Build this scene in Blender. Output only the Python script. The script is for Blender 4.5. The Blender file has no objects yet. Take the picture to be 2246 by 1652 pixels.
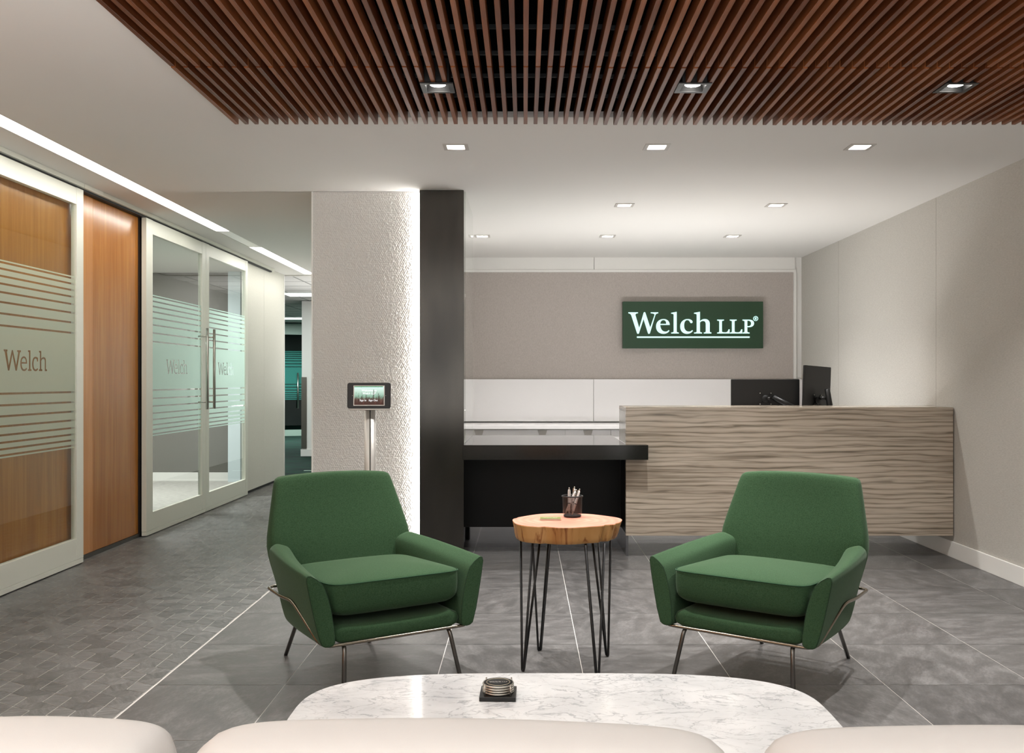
import bpy, bmesh, math, random
import numpy as np
from mathutils import Vector, Matrix
random.seed(7); RNG = np.random.RandomState(7)
C = bpy.context.scene.collection
PI = math.pi
F = 2110.0; EYE = 1.235; VX, VY = 1150.0, 836.0        # focal length, eye height, vanishing point of the room axis

# ------------------------------------------------------------------ camera, world, exposure
cam_d = bpy.data.cameras.new('camera'); cam = bpy.data.objects.new('camera', cam_d); C.objects.link(cam)
cam.location = (0, 0, EYE); cam.rotation_euler = (PI/2, 0, 0)
cam_d.sensor_width = 36; cam_d.lens = F/2246*36
cam_d.shift_x = -(VX-1123)/2246; cam_d.shift_y = (VY-826)/2246
cam_d.clip_start = .05; cam_d.clip_end = 80
sc = bpy.context.scene; sc.camera = cam
w = bpy.data.worlds.new('world'); sc.world = w; w.use_nodes = True
wn = w.node_tree; wt = wn.nodes.new('ShaderNodeTexCoord'); wsx = wn.nodes.new('ShaderNodeSeparateXYZ'); wr = wn.nodes.new('ShaderNodeMapRange')
wn.links.new(wt.outputs['Generated'], wsx.inputs[0]); wn.links.new(wsx.outputs['Z'], wr.inputs['Value'])
wr.inputs['From Min'].default_value = -.15; wr.inputs['From Max'].default_value = .15; wr.inputs['To Min'].default_value = 1.0; wr.inputs['To Max'].default_value = .35
wn.links.new(wr.outputs[0], wn.nodes['Background'].inputs[1]); wn.nodes['Background'].inputs[0].default_value = (1, .98, .95, 1)
sc.view_settings.view_transform = 'Standard'; sc.view_settings.look = 'None'
sc.view_settings.gamma = 1; sc.view_settings.use_curve_mapping = False
sc.view_settings.exposure = 0.6

CEIL = 2.575; XR = 3.005; XL = -2.995; YB = 10.43; YF = -2.6
def spot(x, y, z, power, size=95, blend=.75, rad=.03, col=(1, .975, .945), tilt=(0, 0)):
    d = bpy.data.lights.new('downlight_lamp', 'SPOT'); d.energy = power; d.spot_size = math.radians(size)
    d.spot_blend = blend; d.shadow_soft_size = rad; d.color = col
    o = bpy.data.objects.new('downlight_lamp', d); o.location = (x, y, z); o.rotation_euler = (tilt[0], tilt[1], 0); C.objects.link(o); return o
P_SLAT, P_WHITE = 112, 72
BLACK_LIGHTS = [(-.383, 4.256), (.745, 4.256), (1.908, 4.256)]
BLACK_LIGHTS_REAR = [(-.383, 2.6), (.745, 2.6), (1.908, 2.6)]
WHITE_LIGHTS = [(-.391, 5.50), (.757, 5.50), (1.918, 5.50), (.761, 7.32), (1.915, 7.32), (-.388, 8.89), (.769, 8.89), (1.923, 8.89)]
for x, y in BLACK_LIGHTS: spot(x, y, 2.534, P_SLAT, 92, .6, .022)
for x, y in BLACK_LIGHTS_REAR: spot(x, y, 2.534, P_SLAT*.24, 92, .6, .03)
for x, y in WHITE_LIGHTS: spot(x, y, 2.60, P_WHITE, 105, .9, .035)
def area(loc, sx, sy, power, col=(1, .985, .97), rot=(0, 0, 0), name='panel_lamp'):
    d = bpy.data.lights.new(name, 'AREA'); d.shape = 'RECTANGLE'; d.size = sx; d.size_y = sy; d.energy = power; d.color = col
    o = bpy.data.objects.new(name, d); o.location = loc; o.rotation_euler = rot; C.objects.link(o); return o
area((0, -1.2, 2.55), 3.6, .6, 22)                       # ceiling panel lights behind the camera
area((-.2, .5, .84), 4.6, .5, 150, rot=(PI, 0, 0), name='added_uplight')           # added fill lamp, unseen behind the sofa back, brightens the ceiling
area((1.25, 8.2, .60), 2.2, .3, 27, rot=(PI, 0, 0), name='added_uplight')            # added fill hidden behind the counter, lifts ceiling and back wall
area((-4.6, 10.0, 2.55), 1.6, 1.0, 85)
area((-2.25, 13.2, .9), .9, .5, 22, rot=(PI, 0, 0), name='added_uplight')     # unseen lamp added in the corridor to brighten the hall ceiling                     # office behind the sliding doors
area((-3.9, 13.6, 2.50), 1.0, .6, 40, (.9, 1, .97))
area((-4.8, 19.5, 2.50), 2.0, .6, 130, (.85, 1, .97))

# ------------------------------------------------------------------ materials
def srgb(h):
    h = h.lstrip('#'); v = [int(h[i:i+2], 16)/255 for i in (0, 2, 4)]
    return tuple(c/12.92 if c <= .04045 else ((c+.055)/1.055)**2.4 for c in v) + (1,)
def new_mat(name, col=None, rough=.5, metal=0, spec=.5, **kw):
    m = bpy.data.materials.new(name); m.use_nodes = True
    b = m.node_tree.nodes['Principled BSDF']
    if col is not None: b.inputs['Base Color'].default_value = srgb(col) if isinstance(col, str) else tuple(col)+(1,)*(4-len(col))
    b.inputs['Roughness'].default_value = rough; b.inputs['Metallic'].default_value = metal
    b.inputs['Specular IOR Level'].default_value = spec
    for k, v in kw.items(): b.inputs[k.replace('_', ' ')].default_value = v
    return m
def N(m, t, **kw):
    n = m.node_tree.nodes.new(t)
    for k, v in kw.items():
        if k.startswith('i_'):
            key = k[2:].replace('_', ' ')
            n.inputs[int(key) if key.isdigit() else key].default_value = v
        else: setattr(n, k, v)
    return n
def L(m, a, b): m.node_tree.links.new(a, b)
def bsdf(m): return m.node_tree.nodes['Principled BSDF']
def coords(m, scale=(1, 1, 1), rot=(0, 0, 0), kind='Object'):
    tc = N(m, 'ShaderNodeTexCoord'); mp = N(m, 'ShaderNodeMapping')
    mp.inputs['Scale'].default_value = scale; mp.inputs['Rotation'].default_value = rot
    L(m, tc.outputs[kind], mp.inputs['Vector']); return mp.outputs[0]
def ramp(m, src, stops):
    r = N(m, 'ShaderNodeValToRGB'); e = r.color_ramp.elements
    e[0].position, e[0].color = stops[0][0], srgb(stops[0][1]); e[1].position, e[1].color = stops[-1][0], srgb(stops[-1][1])
    for p, c in stops[1:-1]:
        k = e.new(p); k.color = srgb(c)
    L(m, src, r.inputs[0]); return r.outputs[0]
def noise(m, vec, scale, detail=4, rough=.5, dist=0):
    n = N(m, 'ShaderNodeTexNoise'); n.inputs['Scale'].default_value = scale; n.inputs['Detail'].default_value = detail
    n.inputs['Roughness'].default_value = rough; n.inputs['Distortion'].default_value = dist; L(m, vec, n.inputs['Vector']); return n.outputs['Fac']
def bump(m, h, strength=.3, dist=.002):
    b = N(m, 'ShaderNodeBump'); b.inputs['Strength'].default_value = strength; b.inputs['Distance'].default_value = dist
    L(m, h, b.inputs['Height']); L(m, b.outputs[0], bsdf(m).inputs['Normal']); return b
def math_(m, op, a, b=None):
    n = N(m, 'ShaderNodeMath', operation=op)
    for i, v in enumerate((a, b)):
        if v is None: continue
        if isinstance(v, (int, float)): n.inputs[i].default_value = v
        else: L(m, v, n.inputs[i])
    return n.outputs[0]
def mixc(m, fac, a, b, mode='MIX'):
    n = N(m, 'ShaderNodeMix', data_type='RGBA', blend_type=mode)
    if isinstance(fac, (int, float)): n.inputs[0].default_value = fac
    else: L(m, fac, n.inputs[0])
    for i, v in ((6, a), (7, b)):
        if isinstance(v, str): n.inputs[i].default_value = srgb(v)
        elif isinstance(v, tuple): n.inputs[i].default_value = v
        else: L(m, v, n.inputs[i])
    return n.outputs[2]

def wood(name, stops, along='Z', sc_=1., rough=.4, bmp=.08, spec=.5, attr=False):
    m = new_mat(name, rough=rough, spec=spec)
    s = {'X': (1.2, 26, 26), 'Y': (26, 1.2, 26), 'Z': (26, 26, 1.2)}[along]
    v = coords(m, tuple(k*sc_ for k in s))
    n1 = noise(m, v, 1.0, 6, .62, .8)
    s2 = {'X': (.5, 160, 160), 'Y': (160, .5, 160), 'Z': (160, 160, .5)}[along]
    n2 = noise(m, coords(m, tuple(k*sc_ for k in s2)), 1.0, 3)
    f = math_(m, 'ADD', math_(m, 'MULTIPLY', n1, .75), math_(m, 'MULTIPLY', n2, .25))
    c = ramp(m, f, stops)
    if attr:
        oi = N(m, 'ShaderNodeObjectInfo'); 
        r = ramp(m, oi.outputs['Random'], [(0, '#b4a49c'), (.5, '#d9cdc4'), (1, '#ffffff')])
        c = mixc(m, 1.0, c, r, 'MULTIPLY')
    L(m, c, bsdf(m).inputs['Base Color']); bump(m, n2, bmp, .001); return m

M = {}
M['white'] = new_mat('white_paint', '#e9e8e4', .7)
M['ceiling'] = new_mat('ceiling_paint', '#dcdad6', .85, spec=.2)
M['lacquer'] = new_mat('white_lacquer', '#eceaea', .22)
M['cream'] = new_mat('cream_aluminium', '#e4e5d9', .38)
M['black'] = new_mat('matt_black', '#0c0c0c', .6)
M['plenum'] = new_mat('plenum_black', '#070707', .9, spec=.05)
M['barmetal'] = new_mat('carrier_grey', '#26282a', .6)
M['blackplastic'] = new_mat('black_plastic', '#161616', .38)
M['darkfix'] = new_mat('black_fixture', '#121212', .4)
M['chrome'] = new_mat('brushed_nickel', '#b9b4ac', .28, 1)
M['bronze'] = new_mat('champagne_wire', '#8f877a', .26, 1)
M['gunmetal'] = new_mat('gunmetal_leg', '#6d6a66', .3, 1)
M['hairpin'] = new_mat('black_steel_rod', '#2b2b2c', .38, .6)
M['reflector'] = new_mat('white_reflector', '#f5f4f0', .3)
M['trimgrey'] = new_mat('fixture_trim', '#b5b1ab', .5)
M['mirror'] = new_mat('mirror_steel', '#8a8a8c', .06, 1)
M['dkgreen'] = new_mat('sign_green', '#22422a', .35)
M['whitepen'] = new_mat('pen_white', '#dedad6', .3)
M['cardw'] = new_mat('card_stock', '#cfc4b4', .6)
M['cardg'] = new_mat('card_green', '#74813c', .5)
M['carpetlight'] = new_mat('office_carpet', '#b8b4ae', .95)
v = coords(M['carpetlight'], (14, 120, 1)); L(M['carpetlight'], ramp(M['carpetlight'], noise(M['carpetlight'], v, 1, 5), [(.3, '#8f8c88'), (.7, '#d0ccc6')]), bsdf(M['carpetlight']).inputs[0])
def emit(name, col, s):
    m = bpy.data.materials.new(name); m.use_nodes = True; nt = m.node_tree; nt.nodes.remove(nt.nodes['Principled BSDF'])
    e = nt.nodes.new('ShaderNodeEmission'); e.inputs[0].default_value = srgb(col); e.inputs[1].default_value = s
    nt.links.new(e.outputs[0], nt.nodes['Material Output'].inputs[0]); return m
M['lamp'] = emit('lamp_glow', '#fffaf2', 16)
M['strip'] = emit('linear_light_glow', '#fffcf4', 10)
M['led'] = emit('led_strip_glow', '#fffcf8', 24)
M['letters'] = emit('sign_letter_glow', '#cdfff6', .95)
M['troffer'] = emit('troffer_glow', '#f2fffb', 3)

def glass(name, tint, refl=1.0, rough=.0):
    m = bpy.data.materials.new(name); m.use_nodes = True; nt = m.node_tree; nt.nodes.remove(nt.nodes['Principled BSDF'])
    t = nt.nodes.new('ShaderNodeBsdfTransparent'); t.inputs[0].default_value = srgb(tint)
    g = nt.nodes.new('ShaderNodeBsdfGlossy'); g.inputs['Roughness'].default_value = rough; g.inputs[0].default_value = (1, 1, 1, 1)
    f = nt.nodes.new('ShaderNodeFresnel'); f.inputs[0].default_value = 1.5
    ge = nt.nodes.new('ShaderNodeNewGeometry'); iv = nt.nodes.new('ShaderNodeMath'); iv.operation = 'SUBTRACT'; iv.inputs[0].default_value = refl     # entry faces reflect, exit faces only transmit
    nt.links.new(ge.outputs['Backfacing'], iv.inputs[1]); iv.use_clamp = True
    mu = nt.nodes.new('ShaderNodeMath'); mu.operation = 'MULTIPLY'; nt.links.new(iv.outputs[0], mu.inputs[1])
    x = nt.nodes.new('ShaderNodeMixShader'); nt.links.new(f.outputs[0], mu.inputs[0]); nt.links.new(mu.outputs[0], x.inputs[0])
    nt.links.new(t.outputs[0], x.inputs[1]); nt.links.new(g.outputs[0], x.inputs[2]); nt.links.new(x.outputs[0], nt.nodes['Material Output'].inputs[0]); return m
M['glass'] = glass('clear_glass', '#f7fbf9', 1.0)
M['screen_glass'] = glass('screen_glass', '#f2f4f2', 1.0)
M['tealglass'] = glass('teal_glass', '#7fb5ad', 1.0)
def frost(name, col, see):
    m = bpy.data.materials.new(name); m.use_nodes = True; nt = m.node_tree; nt.nodes.remove(nt.nodes['Principled BSDF'])
    d = nt.nodes.new('ShaderNodeBsdfDiffuse'); d.inputs[0].default_value = srgb(col)
    tl = nt.nodes.new('ShaderNodeBsdfTranslucent'); tl.inputs[0].default_value = srgb(col)
    t = nt.nodes.new('ShaderNodeBsdfTransparent')
    a = nt.nodes.new('ShaderNodeMixShader'); a.inputs[0].default_value = .35
    b = nt.nodes.new('ShaderNodeMixShader'); b.inputs[0].default_value = see
    nt.links.new(d.outputs[0], a.inputs[1]); nt.links.new(tl.outputs[0], a.inputs[2]); nt.links.new(a.outputs[0], b.inputs[1]); nt.links.new(t.outputs[0], b.inputs[2])
    nt.links.new(b.outputs[0], nt.nodes['Material Output'].inputs[0]); return m
M['frost'] = frost('frosted_film', '#dce6d2', .08)
M['frost2'] = frost('frosted_film_office', '#d6efe6', .0)
M['frost3'] = frost('frosted_film_teal', '#4f9a90', .35)

M['walnut'] = wood('walnut', [(.25, '#482711'), (.5, '#824a26'), (.75, '#a86c3a')], 'Y', 1., .42, .1, .35, True)
M['veneer'] = wood('anigre_veneer', [(.25, '#9c5f28'), (.5, '#b87737'), (.75, '#cc8f49')], 'Z', .8, .22, .02)
M['veneer_lit'] = wood('anigre_veneer_lit', [(.25, '#b0743f'), (.5, '#c2854e'), (.75, '#cf955c')], 'Z', .8, .22, .02)  # same veneer with the bright reflection put into its colour

# fabrics and wallcoverings
def fabric(name, lo, hi, scale, sc3=(1, 1, 1), bm=.35, rough=.95, sheen=0, bd=.001, spec=.15):
    m = new_mat(name, rough=rough, spec=spec); v = coords(m, sc3)
    n = noise(m, v, scale, 4, .6); L(m, ramp(m, n, [(.3, lo), (.7, hi)]), bsdf(m).inputs['Base Color']); bump(m, n, bm, bd)
    if sheen:
        bsdf(m).inputs['Sheen Weight'].default_value = sheen; bsdf(m).inputs['Sheen Roughness'].default_value = .4
        bsdf(m).inputs['Sheen Tint'].default_value = srgb('#b9cbb6')
    return m
M['felt'] = fabric('green_wool_felt', '#294029', '#3a543a', 260, (1, 1, 1), .35, .95, .22)
M['wallpaper'] = fabric('woven_wallcovering', '#b5b2ab', '#c7c4bd', 1, (40, 40, 340), .5, .8, bd=.0015)
M['grasscloth'] = fabric('back_panel_fabric', '#ada49e', '#beb7b1', 1, (220, 40, 60), .3, .9)
M['whitepaper'] = fabric('white_wallcovering', '#d6d5cb', '#e4e3da', 1, (60, 60, 260), .7, .7, bd=.002)
M['officewall'] = fabric('office_wallcovering', '#65625d', '#75726c', 1, (60, 60, 300), .3, .9)
M['seamgreen'] = new_mat('green_seam', '#16301d', .9)
M['sofa'] = new_mat('cream_leather', '#cdc9c6', .5, spec=.3)
v = coords(M['sofa'], (1, 1, 1)); bump(M['sofa'], noise(M['sofa'], v, 600, 3), .15, .0006)
M['plaster'] = new_mat('textured_plaster', '#dddcd8', .55)
M['carpetdark'] = new_mat('striped_carpet', rough=.95, spec=.05)
v = coords(M['carpetdark'], (1.5, 26, 1)); L(M['carpetdark'], ramp(M['carpetdark'], noise(M['carpetdark'], v, 1, 6, .7), [(.35, '#131716'), (.5, '#2f3836'), (.62, '#1d4a38'), (.75, '#5b6460')]), bsdf(M['carpetdark']).inputs[0])

# dark brushed metal
m = M['darkmetal'] = new_mat('dark_bronze_metal', '#4a4947', .22, .9)
n = noise(m, coords(m, (3, 3, .7)), 1.4, 3); L(m, ramp(m, n, [(.3, '#454442'), (.7, '#5e5b56')]), bsdf(m).inputs['Base Color'])
# granite
m = M['granite'] = new_mat('black_granite', rough=.13, spec=.6)
n = noise(m, coords(m), 420, 2, .7); L(m, ramp(m, n, [(.3, '#111110'), (.6, '#262523'), (.78, '#6b6862')]), bsdf(m).inputs['Base Color'])
m = M['blackpanel'] = new_mat('black_front_panel', rough=.35, spec=.3)
n = noise(m, coords(m), 500, 2, .7); L(m, ramp(m, n, [(.55, '#070707'), (.85, '#24221f')]), bsdf(m).inputs['Base Color'])
# striped travertine-look quartzite
m = M['stone'] = new_mat('striped_stone', rough=.2, spec=.5)
v = coords(m, (.55, .55, 9.0)); n1 = noise(m, v, 1.0, 4, .5, .25)
wv = N(m, 'ShaderNodeTexWave', wave_type='BANDS', bands_direction='Z'); wv.inputs['Scale'].default_value = 3.4; wv.inputs['Distortion'].default_value = 10
wv.inputs['Detail'].default_value = 3; wv.inputs['Detail Scale'].default_value = .9; wv.inputs['Detail Roughness'].default_value = .62
L(m, coords(m, (.30, .30, 2.6)), wv.inputs['Vector'])
v2 = coords(m, (1.6, 1.6, 60)); n2 = noise(m, v2, 1.0, 5, .6, .4)
c1 = ramp(m, n1, [(.25, '#b6aa9b'), (.5, '#ccc0b0'), (.75, '#dbd1c2')])
c2 = ramp(m, wv.outputs['Fac'], [(.0, '#ffffff'), (.6, '#f2f0ed'), (.9, '#dedbd7'), (.985, '#a8a5a0')])
c3 = ramp(m, n2, [(.33, '#aaa7a1'), (.5, '#eeecea'), (.7, '#ffffff')])
L(m, mixc(m, .8, mixc(m, math_(m, 'MULTIPLY', noise(m, coords(m, (.8, .8, 4)), 2.5, 3), 1.5), c1, c2, 'MULTIPLY'), c3, 'MULTIPLY'), bsdf(m).inputs['Base Color'])
# marble
m = M['marble'] = new_mat('white_marble', rough=.09, spec=.5)
def vein(scale, dist, width, rot):
    vv = coords(m, (1.0, 1.7, 1), (0, 0, rot)); n = noise(m, vv, scale, 7, .55, dist)
    d = math_(m, 'ABSOLUTE', math_(m, 'SUBTRACT', n, .5)); return math_(m, 'MINIMUM', math_(m, 'DIVIDE', d, width), 1.0)
va = vein(5.5, .5, .016, .6); vb = vein(13, .8, .022, .9)
ca = ramp(m, va, [(0, '#cfd0d3'), (.5, '#eaeaeb'), (1, '#ffffff')]); cb = ramp(m, vb, [(0, '#e0e1e2'), (.6, '#f6f5f5'), (1, '#ffffff')])
cl = ramp(m, noise(m, coords(m), 5, 5), [(.35, '#d3d4d5'), (.6, '#e8e8e8')])
L(m, mixc(m, .8, mixc(m, 1, cl, ca, 'MULTIPLY'), cb, 'MULTIPLY'), bsdf(m).inputs['Base Color'])
# floor tile: tone per tile in a colour attribute, grain in tile UVs
def tile_mat(name, stops, sc1, lo, hi):
    m = new_mat(name, rough=.4, spec=.45)
    uv = N(m, 'ShaderNodeUVMap'); uv.uv_map = 'tile'
    mp = N(m, 'ShaderNodeMapping'); mp.inputs['Scale'].default_value = sc1; L(m, uv.outputs[0], mp.inputs['Vector'])
    n = noise(m, mp.outputs[0], 1.9, 12, .74, .25); n2 = noise(m, mp.outputs[0], 14, 5, .75)
    f = math_(m, 'ADD', math_(m, 'MULTIPLY', n, .72), math_(m, 'MULTIPLY', n2, .28))
    c = ramp(m, f, stops); at = N(m, 'ShaderNodeVertexColor'); at.layer_name = 'tone'
    L(m, mixc(m, 1.0, c, at.outputs[0], 'MULTIPLY'), bsdf(m).inputs['Base Color'])
    L(m, math_(m, 'ADD', math_(m, 'MULTIPLY', n, .25), .3), bsdf(m).inputs['Roughness']); bump(m, n2, .12, .001); return m
M['tile'] = tile_mat('grey_stone_tile', [(.34, '#444342'), (.5, '#605e5d'), (.64, '#7d7b7a')], (3.0, 6.5, 1), 0, 1)
M['rhomb'] = tile_mat('rhombus_tile', [(.36, '#4c4b4b'), (.5, '#686766'), (.62, '#858483')], (5, 26, 1), 0, 1)
M['grout'] = new_mat('pale_grout', '#dedbd6', .8)
m = M['sidewood'] = new_mat('live_edge_wood', rough=.42)
tc = N(m, 'ShaderNodeTexCoord'); ln = N(m, 'ShaderNodeVectorMath', operation='LENGTH')
mp = N(m, 'ShaderNodeMapping'); mp.inputs['Scale'].default_value = (1, 1.1, 0); L(m, tc.outputs['Object'], mp.inputs['Vector'])
nn = N(m, 'ShaderNodeTexNoise'); nn.inputs['Scale'].default_value = 6; L(m, tc.outputs['Object'], nn.inputs['Vector'])
L(m, mp.outputs[0], ln.inputs[0]); rr = math_(m, 'ADD', math_(m, 'MULTIPLY', ln.outputs['Value'], 170), math_(m, 'MULTIPLY', nn.outputs['Fac'], 9))
rings = math_(m, 'ADD', math_(m, 'MULTIPLY', math_(m, 'SINE', rr), .5), .5)
f = math_(m, 'ADD', math_(m, 'MULTIPLY', rings, .2), math_(m, 'MULTIPLY', noise(m, coords(m, (1, 1, .3)), 7, 4), .75))
L(m, ramp(m, f, [(.2, '#bd735f'), (.5, '#d38d76'), (.8, '#e2a58f')]), bsdf(m).inputs['Base Color'])
m = M['bark'] = new_mat('peeled_trunk_side', rough=.55)
n = noise(m, coords(m, (26, 26, 3)), 1, 5, .65, .6); n3 = noise(m, coords(m, (9, 9, 2)), 1, 3)
c = ramp(m, n3, [(.35, '#a9713c'), (.5, '#bd8a50'), (.65, '#c99a63')]); d = ramp(m, n, [(.27, '#5a3520'), (.36, '#b48c62'), (.46, '#ffffff')])
L(m, mixc(m, .9, c, d, 'MULTIPLY'), bsdf(m).inputs['Base Color']); bump(m, n, .5, .003)

# ------------------------------------------------------------------ mesh helpers
class MB:
    def __init__(s): s.v = []; s.f = []; s.m = []; s.sm = []
    def add(s, vs, fs, mi=0, smooth=False):
        b = len(s.v); s.v += [tuple(p) for p in vs]
        for f in fs: s.f.append([b+i for i in f]); s.m.append(mi); s.sm.append(smooth)
        return s
    def box(s, x0, x1, y0, y1, z0, z1, mi=0):
        return s.add([(x, y, z) for z in (z0, z1) for y in (y0, y1) for x in (x0, x1)],
                     [(0, 2, 3, 1), (4, 5, 7, 6), (0, 1, 5, 4), (2, 6, 7, 3), (0, 4, 6, 2), (1, 3, 7, 5)], mi)
    def quad(s, a, b, c, d, mi=0): return s.add([a, b, c, d], [(0, 1, 2, 3)], mi)
    def loft(s, loops, cap=True, mi=0, smooth=True, closed=False):
        n = len(loops[0]); vs = [p for l in loops for p in l]; fs = []
        for k in range(len(loops)-(0 if closed else 1)):
            k2 = (k+1) % len(loops)
            for i in range(n): j = (i+1) % n; fs.append((k*n+i, k*n+j, k2*n+j, k2*n+i))
        if cap and not closed: fs += [tuple(range(n))[::-1], tuple((len(loops)-1)*n+i for i in range(n))]
        return s.add(vs, fs, mi, smooth)
    def tube(s, path, r, n=10, mi=0, cap=True, closed=False):
        P = [Vector(p) for p in path]; loops = []; up = None
        for i, p in enumerate(P):
            a = P[(i-1) % len(P)] if (i or closed) else p; b = P[(i+1) % len(P)] if (i < len(P)-1 or closed) else p
            t = (b-a).normalized()
            if up is None: up = Vector((0, 0, 1)) if abs(t.z) < .9 else Vector((1, 0, 0))
            x = (up - t*up.dot(t)).normalized(); up = x; y = t.cross(x)
            rr = r[i] if isinstance(r, (list, tuple)) else r
            loops.append([p + x*rr*math.cos(2*PI*k/n) + y*rr*math.sin(2*PI*k/n) for k in range(n)])
        return s.loft(loops, cap, mi, True, closed)
    def lathe(s, prof, c=(0, 0, 0), n=32, mi=0, axis='Z', cap=True):
        loops = []
        for r, h in prof:
            l = []
            for k in range(n):
                a = 2*PI*k/n; x, y = r*math.cos(a), r*math.sin(a)
                l.append({'Z': (c[0]+x, c[1]+y, c[2]+h), 'Y': (c[0]+x, c[1]+h, c[2]-y), 'X': (c[0]+h, c[1]+x, c[2]+y)}[axis])
            loops.append(l)
        return s.loft(loops, cap, mi)
    def rbox(s, x0, x1, y0, y1, z0, z1, r, axis='Z', n=4, mi=0):
        """box whose outline is rounded in the plane across the axis"""
        def loop(h, ins=0):
            a0, a1, b0, b1 = {'Z': (x0, x1, y0, y1), 'Y': (x0, x1, z0, z1), 'X': (y0, y1, z0, z1)}[axis]
            a0 += ins; a1 -= ins; b0 += ins; b1 -= ins; o = []
            for cx, cy, st in ((a1-r, b1-r, 0), (a0+r, b1-r, 1), (a0+r, b0+r, 2), (a1-r, b0+r, 3)):
                for k in range(n+1):
                    t = (st+k/n)*PI/2; o.append((cx+r*math.cos(t), cy+r*math.sin(t)))
            return [{'Z': (p, q, h), 'Y': (p, h, q), 'X': (h, p, q)}[axis] for p, q in o]
        h0, h1 = {'Z': (z0, z1), 'Y': (y0, y1), 'X': (x0, x1)}[axis]
        return s.loft([loop(h0), loop(h1)], True, mi, False)
def bezround(path, r, n=5):
    """round the inner corners of a polyline"""
    P = [Vector(p) for p in path]; out = [P[0]]
    for i in range(1, len(P)-1):
        a, b, c = P[i-1], P[i], P[i+1]; ra = min(r, (a-b).length*.45, (c-b).length*.45)
        s0 = b+(a-b).normalized()*ra; s1 = b+(c-b).normalized()*ra
        for k in range(n+1):
            t = k/n; out.append(s0*(1-t)**2+b*2*t*(1-t)+s1*t*t)
    return out+[P[-1]]
def mesh_obj(name, mb, mats, parent=None, world=False, bevel=0, sub=0, solid=0, fixn=True, bseg=2):
    me = bpy.data.meshes.new(name); me.from_pydata(mb.v, [], mb.f)
    if not isinstance(mats, (list, tuple)): mats = [mats]
    for k in mats: me.materials.append(M[k] if isinstance(k, str) else k)
    me.polygons.foreach_set('material_index', mb.m); me.polygons.foreach_set('use_smooth', mb.sm)
    if fixn:
        b = bmesh.new(); b.from_mesh(me); bmesh.ops.recalc_face_normals(b, faces=b.faces); b.to_mesh(me); b.free()
    o = bpy.data.objects.new(name, me); C.objects.link(o)
    if parent is not None:
        o.parent = parent
        if world:
            P = wmat(parent); me.transform(P.inverted())
    if bevel:
        k = o.modifiers.new('bevel', 'BEVEL'); k.width = bevel; k.segments = bseg; k.limit_method = 'ANGLE'; k.angle_limit = math.radians(40); k.harden_normals = False
    if sub:
        k = o.modifiers.new('subsurf', 'SUBSURF'); k.levels = sub; k.render_levels = sub
    if solid:
        k = o.modifiers.new('solidify', 'SOLIDIFY'); k.thickness = solid; k.offset = 0
    me.update(); return o
def wmat(o):
    m = Matrix.Translation(o.location) @ o.rotation_euler.to_matrix().to_4x4()
    return (wmat(o.parent) @ m) if o.parent else m
def tag(o, label=None, cat=None, group=None, kind=None):
    if label: o['label'] = label
    if cat: o['category'] = cat
    if group: o['group'] = group
    if kind: o['kind'] = kind
    return o
def thing(name, label, cat, loc=(0, 0, 0), rz=0, group=None, kind=None):
    o = bpy.data.objects.new(name, None); C.objects.link(o); o.empty_display_size = .1
    o.location = loc; o.rotation_euler = (0, 0, rz); return tag(o, label, cat, group, kind)
def structure(name, mb, mats, label=None, cat=None, **k):
    o = mesh_obj(name, mb, mats, **k); return tag(o, label, cat, kind='structure')
def dup(root, loc=None, rz=None, label=None):
    r = root.copy(); C.objects.link(r)
    if loc is not None: r.location = loc
    if rz is not None: r.rotation_euler = (0, 0, rz)
    if label: r['label'] = label
    for ch in list(root.children):
        c = ch.copy(); C.objects.link(c); c.parent = r
        for g in list(ch.children):
            d = g.copy(); C.objects.link(d); d.parent = c
    return r

# letter outlines: path strings -> closed polylines
def parse(path, n=7):
    out = []; toks = path.replace(',', ' ').split(); i = 0; cur = []; cmd = None
    def num():
        nonlocal i
        a = float(toks[i]); b = float(toks[i+1]); i += 2; return (a, b)
    while i < len(toks):
        if toks[i] in 'MLQCZ': cmd = toks[i]; i += 1
        if cmd == 'Z': out.append(cur); cur = []; continue
        if cmd == 'M': cur = [num()]; cmd = 'L'
        elif cmd == 'L': cur.append(num())
        elif cmd == 'Q':
            p0 = cur[-1]; c = num(); p = num()
            for k in range(1, n+1): t = k/n; cur.append(tuple(p0[j]*(1-t)**2+2*c[j]*t*(1-t)+p[j]*t*t for j in (0, 1)))
        elif cmd == 'C':
            p0 = cur[-1]; c = num(); d = num(); p = num()
            for k in range(1, n+1): t = k/n; cur.append(tuple(p0[j]*(1-t)**3+3*c[j]*t*(1-t)**2+3*d[j]*t*t*(1-t)+p[j]*t**3 for j in (0, 1)))
    return out
def fill_mesh(contours, extrude=0):
    """flat filled outline (even-odd) in the XY plane -> mesh"""
    cu = bpy.data.curves.new('outline', 'CURVE'); cu.dimensions = '2D'; cu.fill_mode = 'BOTH'; cu.extrude = extrude
    for c in contours:
        s = cu.splines.new('POLY'); s.points.add(len(c)-1); s.use_cyclic_u = True
        for p, q in zip(s.points, c): p.co = (q[0], q[1], 0, 1)
    o = bpy.data.objects.new('outline', cu); C.objects.link(o)
    dg = bpy.context.evaluated_depsgraph_get(); dg.update()
    me = bpy.data.meshes.new_from_object(o.evaluated_get(dg)); bpy.data.objects.remove(o); return me
def text_mesh(txt, size, align='CENTER', extrude=0):
    cu = bpy.data.curves.new('words', 'FONT'); cu.body = txt; cu.size = size; cu.align_x = align; cu.extrude = extrude
    o = bpy.data.objects.new('words', cu); C.objects.link(o); dg = bpy.context.evaluated_depsgraph_get(); dg.update()
    me = bpy.data.meshes.new_from_object(o.evaluated_get(dg)); bpy.data.objects.remove(o); return me
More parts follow.
